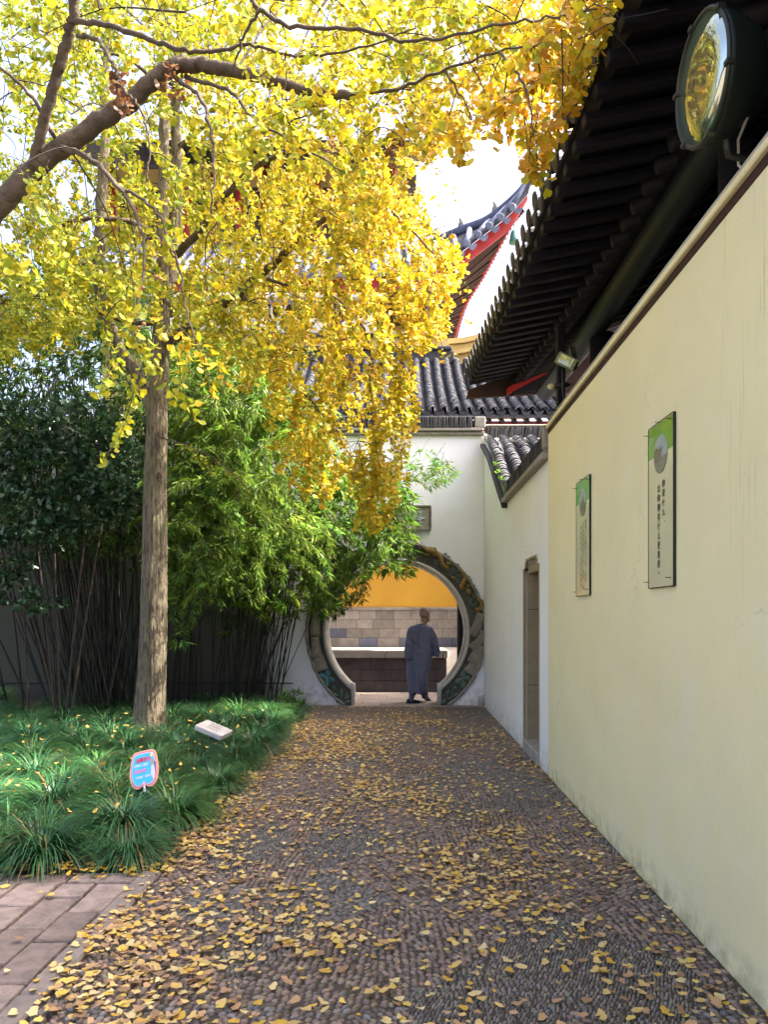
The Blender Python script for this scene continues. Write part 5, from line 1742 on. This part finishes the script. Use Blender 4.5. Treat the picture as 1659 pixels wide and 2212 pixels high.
# ================================================================== ginkgo reaching in from the left
tb_ = Ginkgo('ginkgo_tree', 'nearer ginkgo tree whose thick limb reaches in from the left edge', (-4.3, 5.3, .05))
tb_.limb([(-4.3, 5.3, -.05), (-4.25, 5.3, 1.2), (-4.1, 5.28, 2.4), (-3.75, 5.2, 3.3), (-3.2, 5.1, 3.85)], .20, .12, 'trunk', 'bark', world=True)
tb_.limb([(-3.2, 5.1, 3.85), tuple(at(0, 445, 5.0)), tuple(at(100, 345, 4.95)), tuple(at(210, 265, 4.9)), tuple(at(290, 212, 4.85)), tuple(at(365, 150, 4.8)), tuple(at(430, 142, 4.75)), tuple(at(510, 152, 4.7)), tuple(at(600, 178, 4.65)), tuple(at(700, 202, 4.6)), tuple(at(760, 205, 4.55))], .074, .024, world=True, wob=.006)
tb_.limb([(760, 205, 4.55), (860, 190, 4.5), (960, 150, 4.4), (1080, 110, 4.2), (1200, 90, 4.0)], .012, .004)
tb_.limb([(70, 365, 4.93), (92, 270, 4.8), (118, 180, 4.7), (140, 100, 4.6), (158, 30, 4.5), (165, -80, 4.4)], .036, .028, wob=.006)
tb_.limb([(155, 45, 4.52), (230, 55, 4.4), (310, 80, 4.3), (400, 108, 4.2), (470, 108, 4.2), (540, 98, 4.2), (640, 120, 4.2), (780, 105, 4.1), (900, 60, 4.0)], .018, .004)
tb_.limb([(165, 78, 4.5), (205, 85, 4.4), (245, 140, 4.3), (262, 190, 4.25), (300, 230, 4.2), (320, 300, 4.2), (316, 390, 4.2)], .013, .004)
tb_.limb([(380, 170, 4.8), (430, 210, 4.6), (455, 290, 4.5), (462, 380, 4.4), (455, 460, 4.4)], .015, .005)
tb_.limb([(400, 165, 4.8), (500, 200, 4.6), (540, 250, 4.5), (620, 300, 4.4), (740, 370, 4.3)], .014, .004)
tb_.limb([(130, 320, 4.9), (190, 340, 4.7), (250, 400, 4.5), (300, 480, 4.4), (310, 580, 4.35), (290, 700, 4.3)], .02, .005)
tb_.limb([(250, 400, 4.5), (330, 450, 4.4), (380, 560, 4.35), (400, 660, 4.3), (430, 760, 4.3)], .011, .004)
tb_.limb([(120, 300, 4.9), (60, 200, 4.8), (-20, 130, 4.8)], .016, .008)
tb_.limb([(1080, 110, 4.2), (1130, 180, 4.0), (1150, 260, 3.9), (1145, 330, 3.9)], .008, .003)
tb_.limb([(960, 150, 4.4), (1000, 210, 4.4), (1020, 260, 4.4)], .008, .003)
tb_.limb([(500, -60, 4.0), (560, 20, 4.0), (640, 60, 4.0), (760, 60, 4.0), (900, 90, 3.9), (1050, 60, 3.7), (1180, 40, 3.5), (1290, 20, 3.3)], .014, .004)
tb_.limb([(560, 20, 4.0), (520, 90, 4.1), (500, 160, 4.2)], .01, .004)

CAN = [(-60, -60), (1350, -60), (1318, 60), (1290, 150), (1262, 250), (1235, 305), (1195, 320), (1168, 385), (1140, 390), (1115, 320), (1080, 290), (1015, 300), (1000, 345), (930, 352), (880, 385), (912, 420), (925, 450), (925, 490), (985, 530), (1005, 585), (975, 640), (975, 705), (940, 745), (900, 770), (895, 850), (912, 905), (885, 960), (878, 1060), (835, 1130), (780, 1165), (755, 1070), (690, 1080), (645, 1010), (610, 920), (560, 850), (505, 800), (440, 740), (400, 700), (250, 690), (190, 690), (110, 740), (0, 775), (-60, 780)]
nb = 0
for (px, py) in sample_poly(CAN, 2500):
    if py < 330 and px > 830:
        ymx = min(7.5, 1.0 * F / max(px - VX, 60) * .95) if px > 1080 else 7.5
        Y = random.uniform(min(4.6, ymx * .8), ymx)
        tree, tint = tb_, .28 + .0008 * (px - 830) + .0007 * py
        if px < 1050 and py < 160: tint = .12 + random.random() * .25
    elif py < 330:
        Y = random.uniform(4.6, 6.2) if random.random() < (.05 if px < 560 else .28) else random.uniform(6.2, 9.6)
        if 560 < px < 760 and 90 < py < 240 and random.random() < .3: Y = random.uniform(4.0, 4.5)
        tree = tb_ if Y < 6.2 else ta
        tint = .10 + .00035 * px + random.gauss(0, .06)
    else:
        Y = random.uniform(7.0, 9.9)
        if px < 520 and py < 640 and random.random() < .05: Y = random.uniform(4.2, 5.6)
        tree = tb_ if Y < 6.2 else ta
        tint = .15 + .00040 * px + random.gauss(0, .05)
    # thinner on the left where sky and building show through
    keep = 1.0
    if py < 330: keep = .62 if px > 1000 else .75
    if px < 300 and py < 420: keep = .55
    if 180 < px < 560 and 180 < py < 480: keep = .6
    if px > 560 and py > 560: keep = .8
    if px > 620 and py > 720: keep = .42
    if random.random() > keep: continue
    if (335 < px < 405 or 195 < px < 250) and 190 < py < 760 and random.random() < .85: Y, tree = random.uniform(9.3, 10.2), ta
    p = at(px, py, Y)
    L_ = random.uniform(.28, .55)
    e = at(px, py, Y) + Vector((0, 0, -L_ * .8)); q = seen(e)
    if not in_poly(q[0], q[1], CAN):
        L_ *= .5
        q = seen(p + Vector((0, 0, -L_ * .8)))
        if not in_poly(q[0], q[1], CAN): continue
    if p.x > .95: continue
    if py < 700 and max(px, q[0]) > 1300 - .37 * py and px > 1000: continue
    hang = py > 330
    if hang: L_ *= 1.25
    tree.spray(p, (random.gauss(.1, .38), random.gauss(-.1, .35), random.gauss(-.6, .3)) if hang else (random.gauss(.2, .6), random.gauss(-.1, .5), random.gauss(-.2, .35)), L_, tint, sd=.17, leaf=.046 if tree is ta else .041, per=4, step=.046)
    nb += 1

# the crowns go on above and to the left of the frame
for k in range(420):
    px, py = random.uniform(-900, 1000), random.uniform(-1100, -60)
    if k % 3 == 0: px, py = random.uniform(-900, -60), random.uniform(-400, 760)
    Y = random.uniform(4.2, 10.5)
    p = at(px, py, Y)
    if p.x > .6 or p.z > 10.5 or p.x < -7.5: continue
    tree = tb_ if Y < 6.2 else ta
    tree.spray(p, (random.gauss(0, .6), random.gauss(0, .5), random.gauss(-.15, .35)), random.uniform(.5, .8), .25, leaf=.06, per=3, step=.045)

# hanging strands that give the crown its fringe
def strand(tree, a, b_, Y, tint, leaf=.046, per=4, sd=.10, col=None):
    A, B = np.array(at(*a, Y)), np.array(at(*b_, Y + random.uniform(-.15, .15)))
    d = B - A
    tree.spray(A, d, float(np.linalg.norm(d)) * 1.02, tint, sd, leaf, per, .036, droop=.12, col=col)


for (a, b_, Y) in (((868, 780), (876, 960), 7.6), ((880, 800), (905, 905), 7.6), ((845, 860), (862, 1055), 7.6), ((800, 900), (845, 1120), 7.7), ((770, 950), (800, 1150), 7.8), ((762, 1000), (785, 1175), 7.8), ((815, 980), (838, 1145), 7.7), ((690, 930), (700, 1075), 7.9), ((660, 930), (655, 1060), 7.9), ((720, 880), (745, 1040), 7.8), ((640, 800), (640, 1000), 8.0),
                   ((940, 560), (998, 620), 7.5), ((900, 620), (975, 700), 7.5), ((880, 660), (950, 740), 7.5), ((960, 480), (1003, 580), 7.5), ((890, 400), (968, 440), 7.3), ((1150, 290), (1152, 392), 3.9), ((1130, 250), (1165, 380), 3.9), ((1085, 230), (1090, 330), 4.2), ((975, 250), (1000, 340), 4.4),
                   ((600, 720), (610, 900), 8.0), ((560, 700), (560, 850), 8.1), ((740, 720), (720, 900), 7.8), ((780, 700), (770, 900), 7.8), ((830, 700), (830, 860), 7.7), ((860, 640), (890, 790), 7.6)):
    for k in range(2):
        j = random.uniform(-10, 10)
        strand(ta if Y > 6 else tb_, (a[0] + j, a[1] + j), (b_[0] + j, b_[1]), Y + random.uniform(-.2, .2), .5 if Y > 6 else .72)
# big near strands in front of the trunk
for (a, b_, t) in (((288, 690), (275, 860), .30), ((300, 720), (320, 900), .32), ((280, 820), (292, 1000), .16), ((310, 780), (300, 960), .22), ((330, 730), (345, 830), .25), ((375, 740), (425, 900), .25), ((385, 700), (455, 850), .62), ((350, 690), (400, 790), .45), ((280, 560), (300, 720), .35), ((440, 770), (482, 872), .66)):
    strand(tb_, a, b_, 4.3 + random.uniform(-.1, .1), t, .043, 2, .1)
# pale green twig beside the trunk
for k in range(4):
    strand(ta, (400 + k * 30, 955 + k * 18), (450 + k * 28, 1000 + k * 26), 8.2, .12, .034, 3, .08)
for (a, b_, Y) in (((225, 690), (215, 830), 4.4), ((40, 640), (60, 730), 8.4), ((130, 640), (120, 740), 8.4), ((215, 620), (200, 700), 8.6)):
    strand(ta if Y > 6 else tb_, a, b_, Y, .18, .04, 2)
# tufts of dead brown leaves
for (px, py, Y, n_) in ((375, 150, 4.75, 3), (240, 160, 4.3, 3), (640, 270, 7.9, 4), (720, 300, 7.9, 3), (560, 260, 8.2, 3), (735, 690, 7.7, 3), (745, 780, 7.7, 2), (870, 300, 5.5, 2), (1215, 20, 4.0, 2)):
    for k in range(n_):
        strand(ta if Y > 6 else tb_, (px + random.gauss(0, 14), py - 20), (px + random.gauss(0, 14), py + 45), Y, .5, .036, 3, col=(.20, .085, .03))
fruit = MB().lathe([(.001, -.012), (.009, -.008), (.0125, 0), (.009, .009), (.002, .0125)], (0, 0, 0), n=10).mesh('ginkgo_fruit', pmat('ginkgo_fruit', (.42, .20, .08), (.34, .15, .07), 40, .6, .1), True)
for (px, py) in ((302, 628), (296, 640), (308, 622), (337, 598), (345, 602), (292, 720), (300, 708), (310, 700), (300, 660)):
    o = mesh_obj('ginkgo_fruit', fruit, tb_.t); o.location = at(px, py, 4.3)
ta.finish(300)
tb_.finish(300)

# ================================================================== bamboo
BT_ = np.array([[0, 0, 0], [-.5, .38, .05], [0, .42, -.10], [.5, .38, .05], [0, 1, -.02]])
BF_ = np.array([[0, 2, 1], [0, 3, 2], [1, 2, 4], [2, 3, 4]])


class Bamboo:
    def __init__(self, label, loc):
        self.t = thing('bamboo_clump', label, 'bamboo', loc, group='bamboo clumps along the wall')
        self.P, self.D, self.Z, self.S, self.C = [], [], [], [], []
        self.tw = MB()

    def culm(self, base, top, r_=.014, bend=.1):
        base, top = Vector(base), Vector(top)
        mid = (base + top) / 2 + Vector((random.gauss(0, bend), random.gauss(0, bend), 0))
        pts = crv([base, base + (top - base) * .08, mid, top], 5)
        rr = []
        for i in range(len(pts)): rr.append(r_ * (1 - .55 * i / len(pts)) * (1.12 if i % 3 == 0 else 1))
        MB().tube([tuple(p) for p in pts], rr, 6).build('culm', M['culm'], self.t, smooth=True)

    def clusters(self, poly, n, yr, ln, colr, down=.9, side=.0):
        for (px, py) in sample_poly(poly, n):
            Y = yr(px, py)
            p = np.array(at(px, py, Y))
            k = random.randint(5, 9)
            main = unit(np.array([[random.gauss(side, .7), random.gauss(-.25, .6), random.gauss(-down * .5, .35)]]))[0]
            d = unit(main[None] + rng.normal(0, .55, (k, 3)) + np.array([0, 0, -down * .45]))
            s = ln * rng.uniform(.6, 1.2, k)
            self.P.append(p[None] + rng.normal(0, .02, (k, 3))); self.D.append(d); self.S.append(s)
            self.Z.append(unit(rng.normal(0, .5, (k, 3)) + np.array([0, -.3, .8])))
            self.C.append(np.array(colr)[None] * rng.uniform(.65, 1.35, (k, 1)) * np.array([[random.uniform(.8, 1.5), 1, random.uniform(.7, 1.2)]]))
            q = p - main * random.uniform(.12, .3) + np.array([0, 0, .05])
            self.tw.tube([tuple(q), tuple((p + q) / 2 + np.array([0, 0, .02])), tuple(p)], [.003, .002, .0012], 3, cap=False)

    def plume(self, px, py, Y, dx, L_, ln, colr):
        """an arching side branch, its leaf fans hanging along it"""
        p = np.array(at(px, py, Y)); d = unit(np.array([[dx, random.gauss(-.35, .3), random.uniform(.0, .5)]]))[0]
        pts = [p]
        tone = random.uniform(.7, 1.3)
        for i in range(int(L_ / .055)):
            d = unit((d + np.array([0, 0, -.11]) + rng.normal(0, .05, 3))[None])[0]
            p = p + d * .055
            p[1] = min(p[1], 12.5); pts.append(p)
            k = random.randint(4, 8)
            dd = unit(d[None] * .9 + rng.normal(0, .42, (k, 3)) + np.array([0, 0, -.55]))
            self.P.append(p[None] + rng.normal(0, .02, (k, 3))); self.D.append(dd); self.S.append(ln * rng.uniform(.55, 1.15, k))
            self.Z.append(unit(rng.normal(0, .45, (k, 3)) + np.array([0, -.3, .8])))
            self.C.append(np.array(colr)[None] * tone * rng.uniform(.7, 1.3, (k, 1)) * np.array([[random.uniform(.85, 1.35), 1, random.uniform(.7, 1.2)]]))
        self.tw.tube([tuple(q) for q in pts[::2]], list(np.linspace(.005, .0015, len(pts[::2]))), 4, cap=False)

    def finish(self):
        P, D, Z, S, C_ = [np.concatenate(a) for a in (self.P, self.D, self.Z, self.S, self.C)]
        u, v = VX + P[:, 0] / P[:, 1] * F, VY - (P[:, 2] - EYE) / P[:, 1] * F
        k = ~(((u > 893) & (v > 1066)) | (u > 985))
        P, D, Z, S, C_ = P[k], D[k], Z[k], S[k], C_[k]
        Mx = frames(D, Z) * S[:, None, None]
        Mx[:, :, 0] *= .11
        o = mesh_obj('foliage', scatter_mesh('foliage', BT_, BF_, Mx, P, np.clip(C_, 0, .8), M['bambooleaf']), self.t); o['kind'] = 'stuff'
        o = self.tw.build('twigs', M['culm'], self.t, fix=False); o['kind'] = 'stuff'
        print('bamboo leaves', len(P))


def near_bias(a, b_):        # more leaves towards the outside of the mass
    return a + (b_ - a) * random.random() ** 1.5


b1 = Bamboo('tall dark bamboo clump at the left behind the evergreen shrub', (at(210, 1500, 11.6).x, 11.6, .1))
for k in range(110):
    bx = random.gauss(212, 52); Yb = random.uniform(10.6, 12.4)
    if k < 14: bx = random.uniform(-40, 150)
    tx = bx + (bx - 250) * random.uniform(.4, 1.8) + random.gauss(-25, 55)
    a = at(bx, 1500, Yb); a.z = .08
    b1.culm(a, at(tx, random.uniform(760, 1000), Yb + random.uniform(-.3, .2)), random.uniform(.011, .020), .12)
POL1 = [(-60, 560), (200, 550), (345, 590), (352, 900), (345, 1120), (300, 1190), (200, 1210), (60, 1170), (-60, 1180)]
b1.clusters(POL1, 2300, lambda x, y: near_bias(10.3, 12.5), .17, (.075, .16, .03))
b1.clusters([(-700, 560), (-60, 600), (-60, 1180), (-700, 1250)], 700, lambda x, y: near_bias(9.6, 12.3), .22, (.075, .16, .03))
b1.clusters([(-40, 1180), (330, 1120), (340, 1240), (200, 1260), (-40, 1230)], 90, lambda x, y: near_bias(10.8, 12.2), .13, (.06, .12, .03))
b1.finish()

b2 = Bamboo('middle bamboo clump rising right behind the ginkgo trunk', (at(395, 1500, 11.9).x, 11.9, .1))
for k in range(26):
    bx = random.gauss(400, 34); Yb = random.uniform(11.3, 12.3)
    a = at(bx, 1500, Yb); a.z = .08
    b2.culm(a, at(bx + random.gauss(25, 40), random.uniform(780, 1000), Yb), random.uniform(.010, .016), .06)
b2.clusters([(345, 690), (480, 720), (600, 800), (650, 900), (560, 930), (480, 1000), (430, 1180), (360, 1300), (352, 1100)], 800, lambda x, y: near_bias(10.2, 12.4), .18, (.13, .25, .03))
b2.clusters([(365, 1180), (470, 1150), (480, 1300), (430, 1330), (400, 1400), (370, 1390)], 160, lambda x, y: near_bias(9.8, 11.6), .15, (.10, .20, .04))

b3 = Bamboo('bright arching bamboo clump leaning over the left of the moon gate', (at(560, 1510, 12.0).x, 12.0, .1))
for k in range(46):
    bx = random.gauss(550, 38); Yb = random.uniform(11.5, 12.4)
    a = at(bx, 1505, Yb); a.z = .08
    b3.culm(a, at(bx + random.gauss(60, 45), random.uniform(1000, 1230), Yb - .1), random.uniform(.009, .016), .05)
POL3 = [(470, 960), (560, 905), (640, 900), (700, 980), (690, 1100), (700, 1200), (655, 1290), (640, 1330), (600, 1310), (560, 1345), (520, 1310), (470, 1300), (440, 1200), (440, 1060)]
b3.clusters(POL3, 900, lambda x, y: 10.6 + 1.8 * random.random(), .17, (.14, .25, .03), .9, .25)
for (px, py) in sample_poly([(420, 830), (560, 840), (640, 900), (660, 1010), (640, 1130), (610, 1230), (480, 1240), (420, 1120)], 150):
    b3.plume(px, py, 9.6 + 2.5 * random.random(), random.gauss(.35, .7), random.uniform(.5, 1.1), .145, (.20, .34, .05))
for (px, py) in sample_poly([(640, 960), (760, 1000), (850, 1030), (880, 1120), (840, 1180), (740, 1200), (660, 1230)], 60):
    b3.plume(px, py, random.uniform(11.0, 12.2), random.gauss(.5, .6), random.uniform(.4, .85), .14, (.15, .30, .05))
for (px, py) in sample_poly([(380, 780), (600, 820), (600, 960), (400, 1000)], 60):
    b2.plume(px, py, random.uniform(10.2, 12.0), random.gauss(.2, .7), random.uniform(.5, 1.0), .14, (.14, .27, .045))
for (px, py) in sample_poly([(372, 960), (470, 980), (500, 1200), (440, 1260), (375, 1250)], 75):
    b2.plume(px, py, random.uniform(9.8, 11.6), random.gauss(.15, .6), random.uniform(.4, .8), .14, (.15, .28, .05))
for (px, py) in sample_poly([(440, 1100), (640, 1100), (640, 1250), (560, 1280), (460, 1270)], 70):
    b3.plume(px, py, random.uniform(9.9, 11.6), random.gauss(.2, .6), random.uniform(.35, .65), .14, (.19, .33, .05))
for (px, py) in sample_poly([(372, 1120), (460, 1140), (480, 1290), (400, 1320), (372, 1310)], 45):
    b2.plume(px, py, random.uniform(9.7, 11.2), random.gauss(.15, .6), random.uniform(.25, .5), .14, (.19, .33, .05))
b2.finish()
POL3b = [(660, 980), (760, 1020), (860, 1010), (900, 1080), (912, 1140), (908, 1215), (880, 1240), (820, 1230), (770, 1250), (740, 1290), (700, 1340), (665, 1320), (640, 1200)]
b3.clusters(POL3b, 700, lambda x, y: random.uniform(11.0, 12.45), .18, (.13, .26, .035), .9, .35)
b3.clusters([(860, 985), (915, 970), (975, 1000), (985, 1030), (950, 1050), (900, 1050)], 75, lambda x, y: random.uniform(11.6, 12.3), .13, (.13, .27, .05), .5, .5)
b3.clusters([(740, 1240), (800, 1235), (790, 1290), (750, 1330), (720, 1330)], 45, lambda x, y: random.uniform(11.8, 12.3), .14, (.08, .18, .035))
b3.clusters([(600, 1500), (645, 1490), (655, 1525), (610, 1535)], 40, lambda x, y: random.uniform(11.0, 11.8), .12, (.08, .19, .035), -.3)
b3.clusters([(430, 1300), (640, 1300), (640, 1360), (520, 1380), (430, 1370)], 60, lambda x, y: random.uniform(11.2, 12.3), .13, (.07, .15, .03))
b3.finish()

# ================================================================== evergreen shrub on the left
OT_ = np.array([[0, 0, 0], [-.26, .3, .06], [-.24, .68, .05], [0, 1, 0], [.24, .68, .05], [.26, .3, .06], [0, .5, -.04]])
OF_ = np.array([[0, 6, 1], [1, 6, 2], [2, 6, 3], [3, 6, 4], [4, 6, 5], [5, 6, 0]])
os_ = thing('evergreen_shrub', 'dark glossy evergreen shrub at the left edge beside the trunk', 'shrub', (-4.6, 9.9, .1))
P_, D_, S_, C__ = [], [], [], []
tw = MB()
lumps = [(60, 930, 110, 70), (190, 930, 90, 70), (100, 1020, 120, 70), (235, 1010, 75, 80), (190, 1090, 85, 60), (40, 1110, 80, 60), (20, 1200, 60, 60), (30, 1270, 40, 30), (95, 1300, 42, 26), (255, 1060, 50, 50), (130, 1150, 60, 30)]
for (lx, ly, rx, ry) in lumps:
    Yc = random.uniform(9.5, 10.0)
    nL = int(rx * ry * .032)
    cen = np.array(at(lx, ly, Yc)); sx, sz = rx / F * Yc, ry / F * Yc
    for k in range(nL):
        v = rng.normal(0, 1, 3); v /= np.linalg.norm(v); v[1] = -abs(v[1]) * 1.0 if random.random() < .75 else v[1]
        rr = random.uniform(.62, 1.08)
        p = cen + v * np.array([sx, .55, sz]) * rr
        kk = random.randint(5, 8)
        out = unit((v * np.array([1, 1, .7]) + np.array([0, -.1, .25]))[None])[0]
        d = unit(out[None] * .7 + rng.normal(0, .6, (kk, 3)))
        P_.append(p[None] + rng.normal(0, .015, (kk, 3))); D_.append(d); S_.append(.092 * rng.uniform(.6, 1.2, kk))
        C__.append(np.array([[.034, .078, .034]]) * rng.uniform(.6, 1.6, (kk, 1)))
        if k % 3 == 0: tw.tube([tuple(cen * .5 + p * .5), tuple(p)], [.004, .002], 3, cap=False)
P_, D_, S_, C__ = [np.concatenate(a) for a in (P_, D_, S_, C__)]
Zs = unit(rng.normal(0, .45, P_.shape) + np.array([0, -.35, .9]))
Mx = frames(D_, Zs) * S_[:, None, None]
o = mesh_obj('foliage', scatter_mesh('foliage', OT_, OF_, Mx, P_, C__, M['shrubleaf']), os_); o['kind'] = 'stuff'
o = tw.build('twigs', M['twig'], os_, fix=False); o['kind'] = 'stuff'
for (a, b_) in (((120, 1500), (60, 1000)), ((130, 1500), (110, 1020)), ((140, 1495), (200, 1000)), ((125, 1500), (30, 1180)), ((150, 1500), (235, 1040)), ((60, 1500), (50, 1290))):
    p, q = at(*a, 9.9), at(*b_, 9.8); p.z = .08
    MB().tube([tuple(x) for x in crv([p, p * .7 + q * .3 + Vector((0, 0, .1)), q], 5)], [.02, .019, .018, .017, .016, .015, .014, .013, .012, .011, .01], 6).build('stem', M['twig'], os_, smooth=True)
print('shrub leaves', len(P_))

# ================================================================== mondo grass clumps
def tuft_mesh(nb_, L0, wdt, colr):
    V, Fq, C_ = [], [], []
    for k in range(nb_):
        a = random.uniform(0, 2 * math.pi); rr = .07 * math.sqrt(random.random())
        ba = a + random.gauss(0, .5)
        ln = L0 * random.uniform(.6, 1.1); up0 = random.uniform(.75, 1.5)
        p = np.array([rr * math.cos(a), rr * math.sin(a), 0.0]); el = up0
        hd_ = np.array([math.cos(ba), math.sin(ba), 0]); sd_ = np.array([-hd_[1], hd_[0], 0])
        c = np.array(colr) * random.uniform(.5, 1.8) * np.array([random.uniform(.8, 1.35), 1, random.uniform(.8, 1.3)])
        if random.random() < .05: c = np.array([.28, .19, .07]) * random.uniform(.5, 1.2)
        nseg = 6
        for s in range(nseg + 1):
            w_ = wdt * (1 - (s / nseg) ** 2.2) * .5 + .0004
            V += [p - sd_ * w_, p + sd_ * w_]; C_ += [c, c]
            d = hd_ * math.cos(el) + np.array([0, 0, math.sin(el)])
            p = p + d * ln / nseg; el -= random.uniform(.28, .40)
            p[2] = max(p[2], .01)
        b0 = len(V) - 2 * (nseg + 1)
        for s in range(nseg): Fq.append([b0 + 2 * s, b0 + 2 * s + 1, b0 + 2 * s + 3, b0 + 2 * s + 2])
    return np_mesh('grass_clump', np.array(V), np.array(Fq), M['grass'], False, np.clip(np.array(C_), 0, .6))


tv_ = [tuft_mesh(620, .47, .0085, c_) for c_ in ((.042, .135, .045), (.036, .12, .046), (.055, .155, .045), (.034, .11, .04), (.06, .16, .042), (.045, .135, .05), (.042, .13, .045), (.032, .105, .036))]
spots = []
y = 4.66
row = 0
while y < 12.3:
    lim = min(.62 * y + .3, 8.0)
    x = -1.68 - (.18 if row % 2 else 0)
    while x > -lim:
        spots.append((x + random.gauss(0, .05), y + random.gauss(0, .06)))
        x -= .49
    y += .45
    row += 1
spots += [(-1.98, 7.46), (-2.28, 7.72), (-1.70, 7.62)]
for (x, y) in spots:
    if math.hypot(x + 3.04, y - 8.9) < .3 or math.hypot(x + 1.97, y - 7.8) < .16 or math.hypot(x + 1.95, y - 5.5) < .2: continue
    if y > 10.4 and x < -3.2 and random.random() < .5: continue
    o = mesh_obj('grass_clump', random.choice(tv_))
    s = random.uniform(.8, 1.25)
    o.location = (x, y, .06 if x < -1.85 and y > 4.8 else .0); o.rotation_euler = (0, 0, random.uniform(0, 6.28)); o.scale = (s, s, s * random.uniform(.85, 1.05))
    if y < 5.0: lab, gr = 'arching dark green grass clump in the front row beside the paving', 'grass clumps in the front row'
    elif x > -1.9: lab, gr = 'arching dark green grass clump spilling over the path edge', 'grass clumps along the path edge'
    else: lab, gr = 'arching dark green grass clump growing inside the bed', 'grass clumps inside the bed'
    tag(o, lab, 'grass', gr)

# ================================================================== fallen ginkgo leaves
def curled(curl, twist):
    T = GT_.copy()
    T[:, 2] *= .45
    T[:, 2] += curl * (T[:, 0] ** 2) * .8 + twist * T[:, 1] * T[:, 0] * .8 + curl * .3 * (T[:, 1] - .4) ** 2
    T[10:, 2] += .12
    return T


FV = [curled(.1, .1), curled(.45, .0), curled(.25, -.35), curled(-.25, .2)]
FV[3][2:4, :2] *= np.array([.55, .75])           # a torn one
FV[1][6:9, :2] *= np.array([.8, .62])
DC = np.array([[.64, .44, .16], [.68, .48, .18], [.50, .30, .15], [.70, .50, .12], [.44, .27, .15], [.70, .55, .26], [.62, .38, .06], [.32, .19, .10]])
fo, fm, fc, fv_ = [], [], [], []


def nz2(x, y):
    return .5 + .25 * math.sin(x * 2.3 + y * 1.1 + 1) + .2 * math.sin(x * 1.1 - y * 2.7) + .2 * math.sin(x * 4.3 + y * 3.9 + 2)


tries = 0
while len(fo) < 8400 and tries < 160000:
    tries += 1
    Y = 2.5 + 10.0 * random.random() ** 1.15
    x = random.uniform(PX0 - .1, PX1 - .02)
    dens = .12 + .95 * max(0, nz2(x * 1.3, Y) - .35)
    dens *= 1.0 - .62 * max(0, min(1, (x - .1) / 1.1))           # thinner towards the wall
    dens += .45 * math.exp(-((x - PX0) / .25) ** 2) if Y > 4.3 else .12 * math.exp(-((x - PX0) / .25) ** 2)
    dens += .35 * math.exp(-((x + .6) / .5) ** 2) * math.exp(-((Y - 9.3) / 1.3) ** 2)
    if x > 1.25: dens += .10
    if Y > 10.8: dens *= .35
    if random.random() > dens: continue
    fo.append((x, Y, random.uniform(.014, .034)))
    fc.append(DC[random.randrange(len(DC))] * random.uniform(.75, 1.15))
for k in range(230):                 # drift at the foot of the front row
    fo.append((random.uniform(-3.0, -1.4), random.gauss(4.47, .07), random.uniform(.014, .05))); fc.append(np.array([.68, .42, .05]) * random.uniform(.8, 1.1))
for k in range(16):
    fo.append((random.uniform(-2.6, -1.6), random.uniform(2.8, 4.3), .028)); fc.append(DC[random.randrange(len(DC))])
npath = len(fo)
for k in range(150):                 # caught in the grass
    Y = random.uniform(4.7, 9.5); x = random.uniform(-.55 * Y, -1.55)
    fo.append((x, Y, random.uniform(.27, .38))); fc.append(np.array([.66, .43, .10]) * random.uniform(.75, 1.15))
fo, fc = np.array(fo), np.array(fc)
nF_ = len(fo)
yaw = rng.uniform(0, 2 * np.pi, nF_)
tl_ = np.where(np.arange(nF_) < npath, .13, .6)
Dv = np.stack([np.cos(yaw), np.sin(yaw), rng.normal(0, .10, nF_)], 1)
Zv = np.stack([rng.normal(0, 1, nF_) * tl_, rng.normal(0, 1, nF_) * tl_, np.ones(nF_)], 1)
fc *= 1.15
Sz = .036 * rng.uniform(.45, 1.35, nF_)
Mf = frames(Dv, Zv) * Sz[:, None, None]
vi = rng.integers(0, 4, nF_)
u, v = VX + fo[:, 0] / fo[:, 1] * F, VY - (fo[:, 2] - EYE) / fo[:, 1] * F
inn = (u > 8) & (u < 1650) & (v < 2200)
rank = np.argsort(np.where(inn, fo[:, 1] / Sz, 1e9))
pick = set(rank[:300].tolist())
lmats = [M['dryleaf']]
cvar = {}
for i in pick:
    ci = int(np.argmin(np.abs(DC - fc[i]).sum(1)))
    key = (int(vi[i]), ci)
    if key not in cvar: cvar[key] = np_mesh('fallen_leaf', FV[key[0]], GF_, M['dryleaf'], False, np.tile(DC[ci], (12, 1)))
    o = mesh_obj('fallen_leaf', cvar[key])
    m4 = Matrix(Mf[i].tolist()).to_4x4(); m4.translation = Vector(fo[i].tolist()); o.matrix_basis = m4
    if i >= npath: tag(o, 'yellow ginkgo leaf caught on top of the grass', 'leaf', 'leaves caught in the grass')
    elif fo[i][0] < -1.5: tag(o, 'yellow ginkgo leaf lying on the stone paving or at its edge', 'leaf', 'leaves on the paving')
    else: tag(o, 'fallen yellow ginkgo leaf lying on the near pebble path', 'leaf', 'leaves on the pebble path')
rest = np.array([i for i in range(nF_) if i not in pick])
Vs, Fs, Cs, off = [], [], [], 0
for q in range(4):
    r_ = rest[vi[rest] == q]
    V = np.einsum('nij,kj->nki', Mf[r_], FV[q]) + fo[r_][:, None, :]
    Fs.append((GF_[None] + (np.arange(len(r_)) * 12)[:, None, None]).reshape(-1, 3) + off); off += len(r_) * 12
    Vs.append(V.reshape(-1, 3)); Cs.append(np.repeat(fc[r_], 12, axis=0))
o = mesh_obj('fallen_leaves', np_mesh('fallen_leaves', np.concatenate(Vs), np.concatenate(Fs), M['dryleaf'], False, np.concatenate(Cs)))
tag(o, 'carpet of fallen yellow ginkgo leaves scattered over path and grass', 'leaves', kind='stuff')
print('fallen', nF_, 'objects', len(bpy.data.objects))
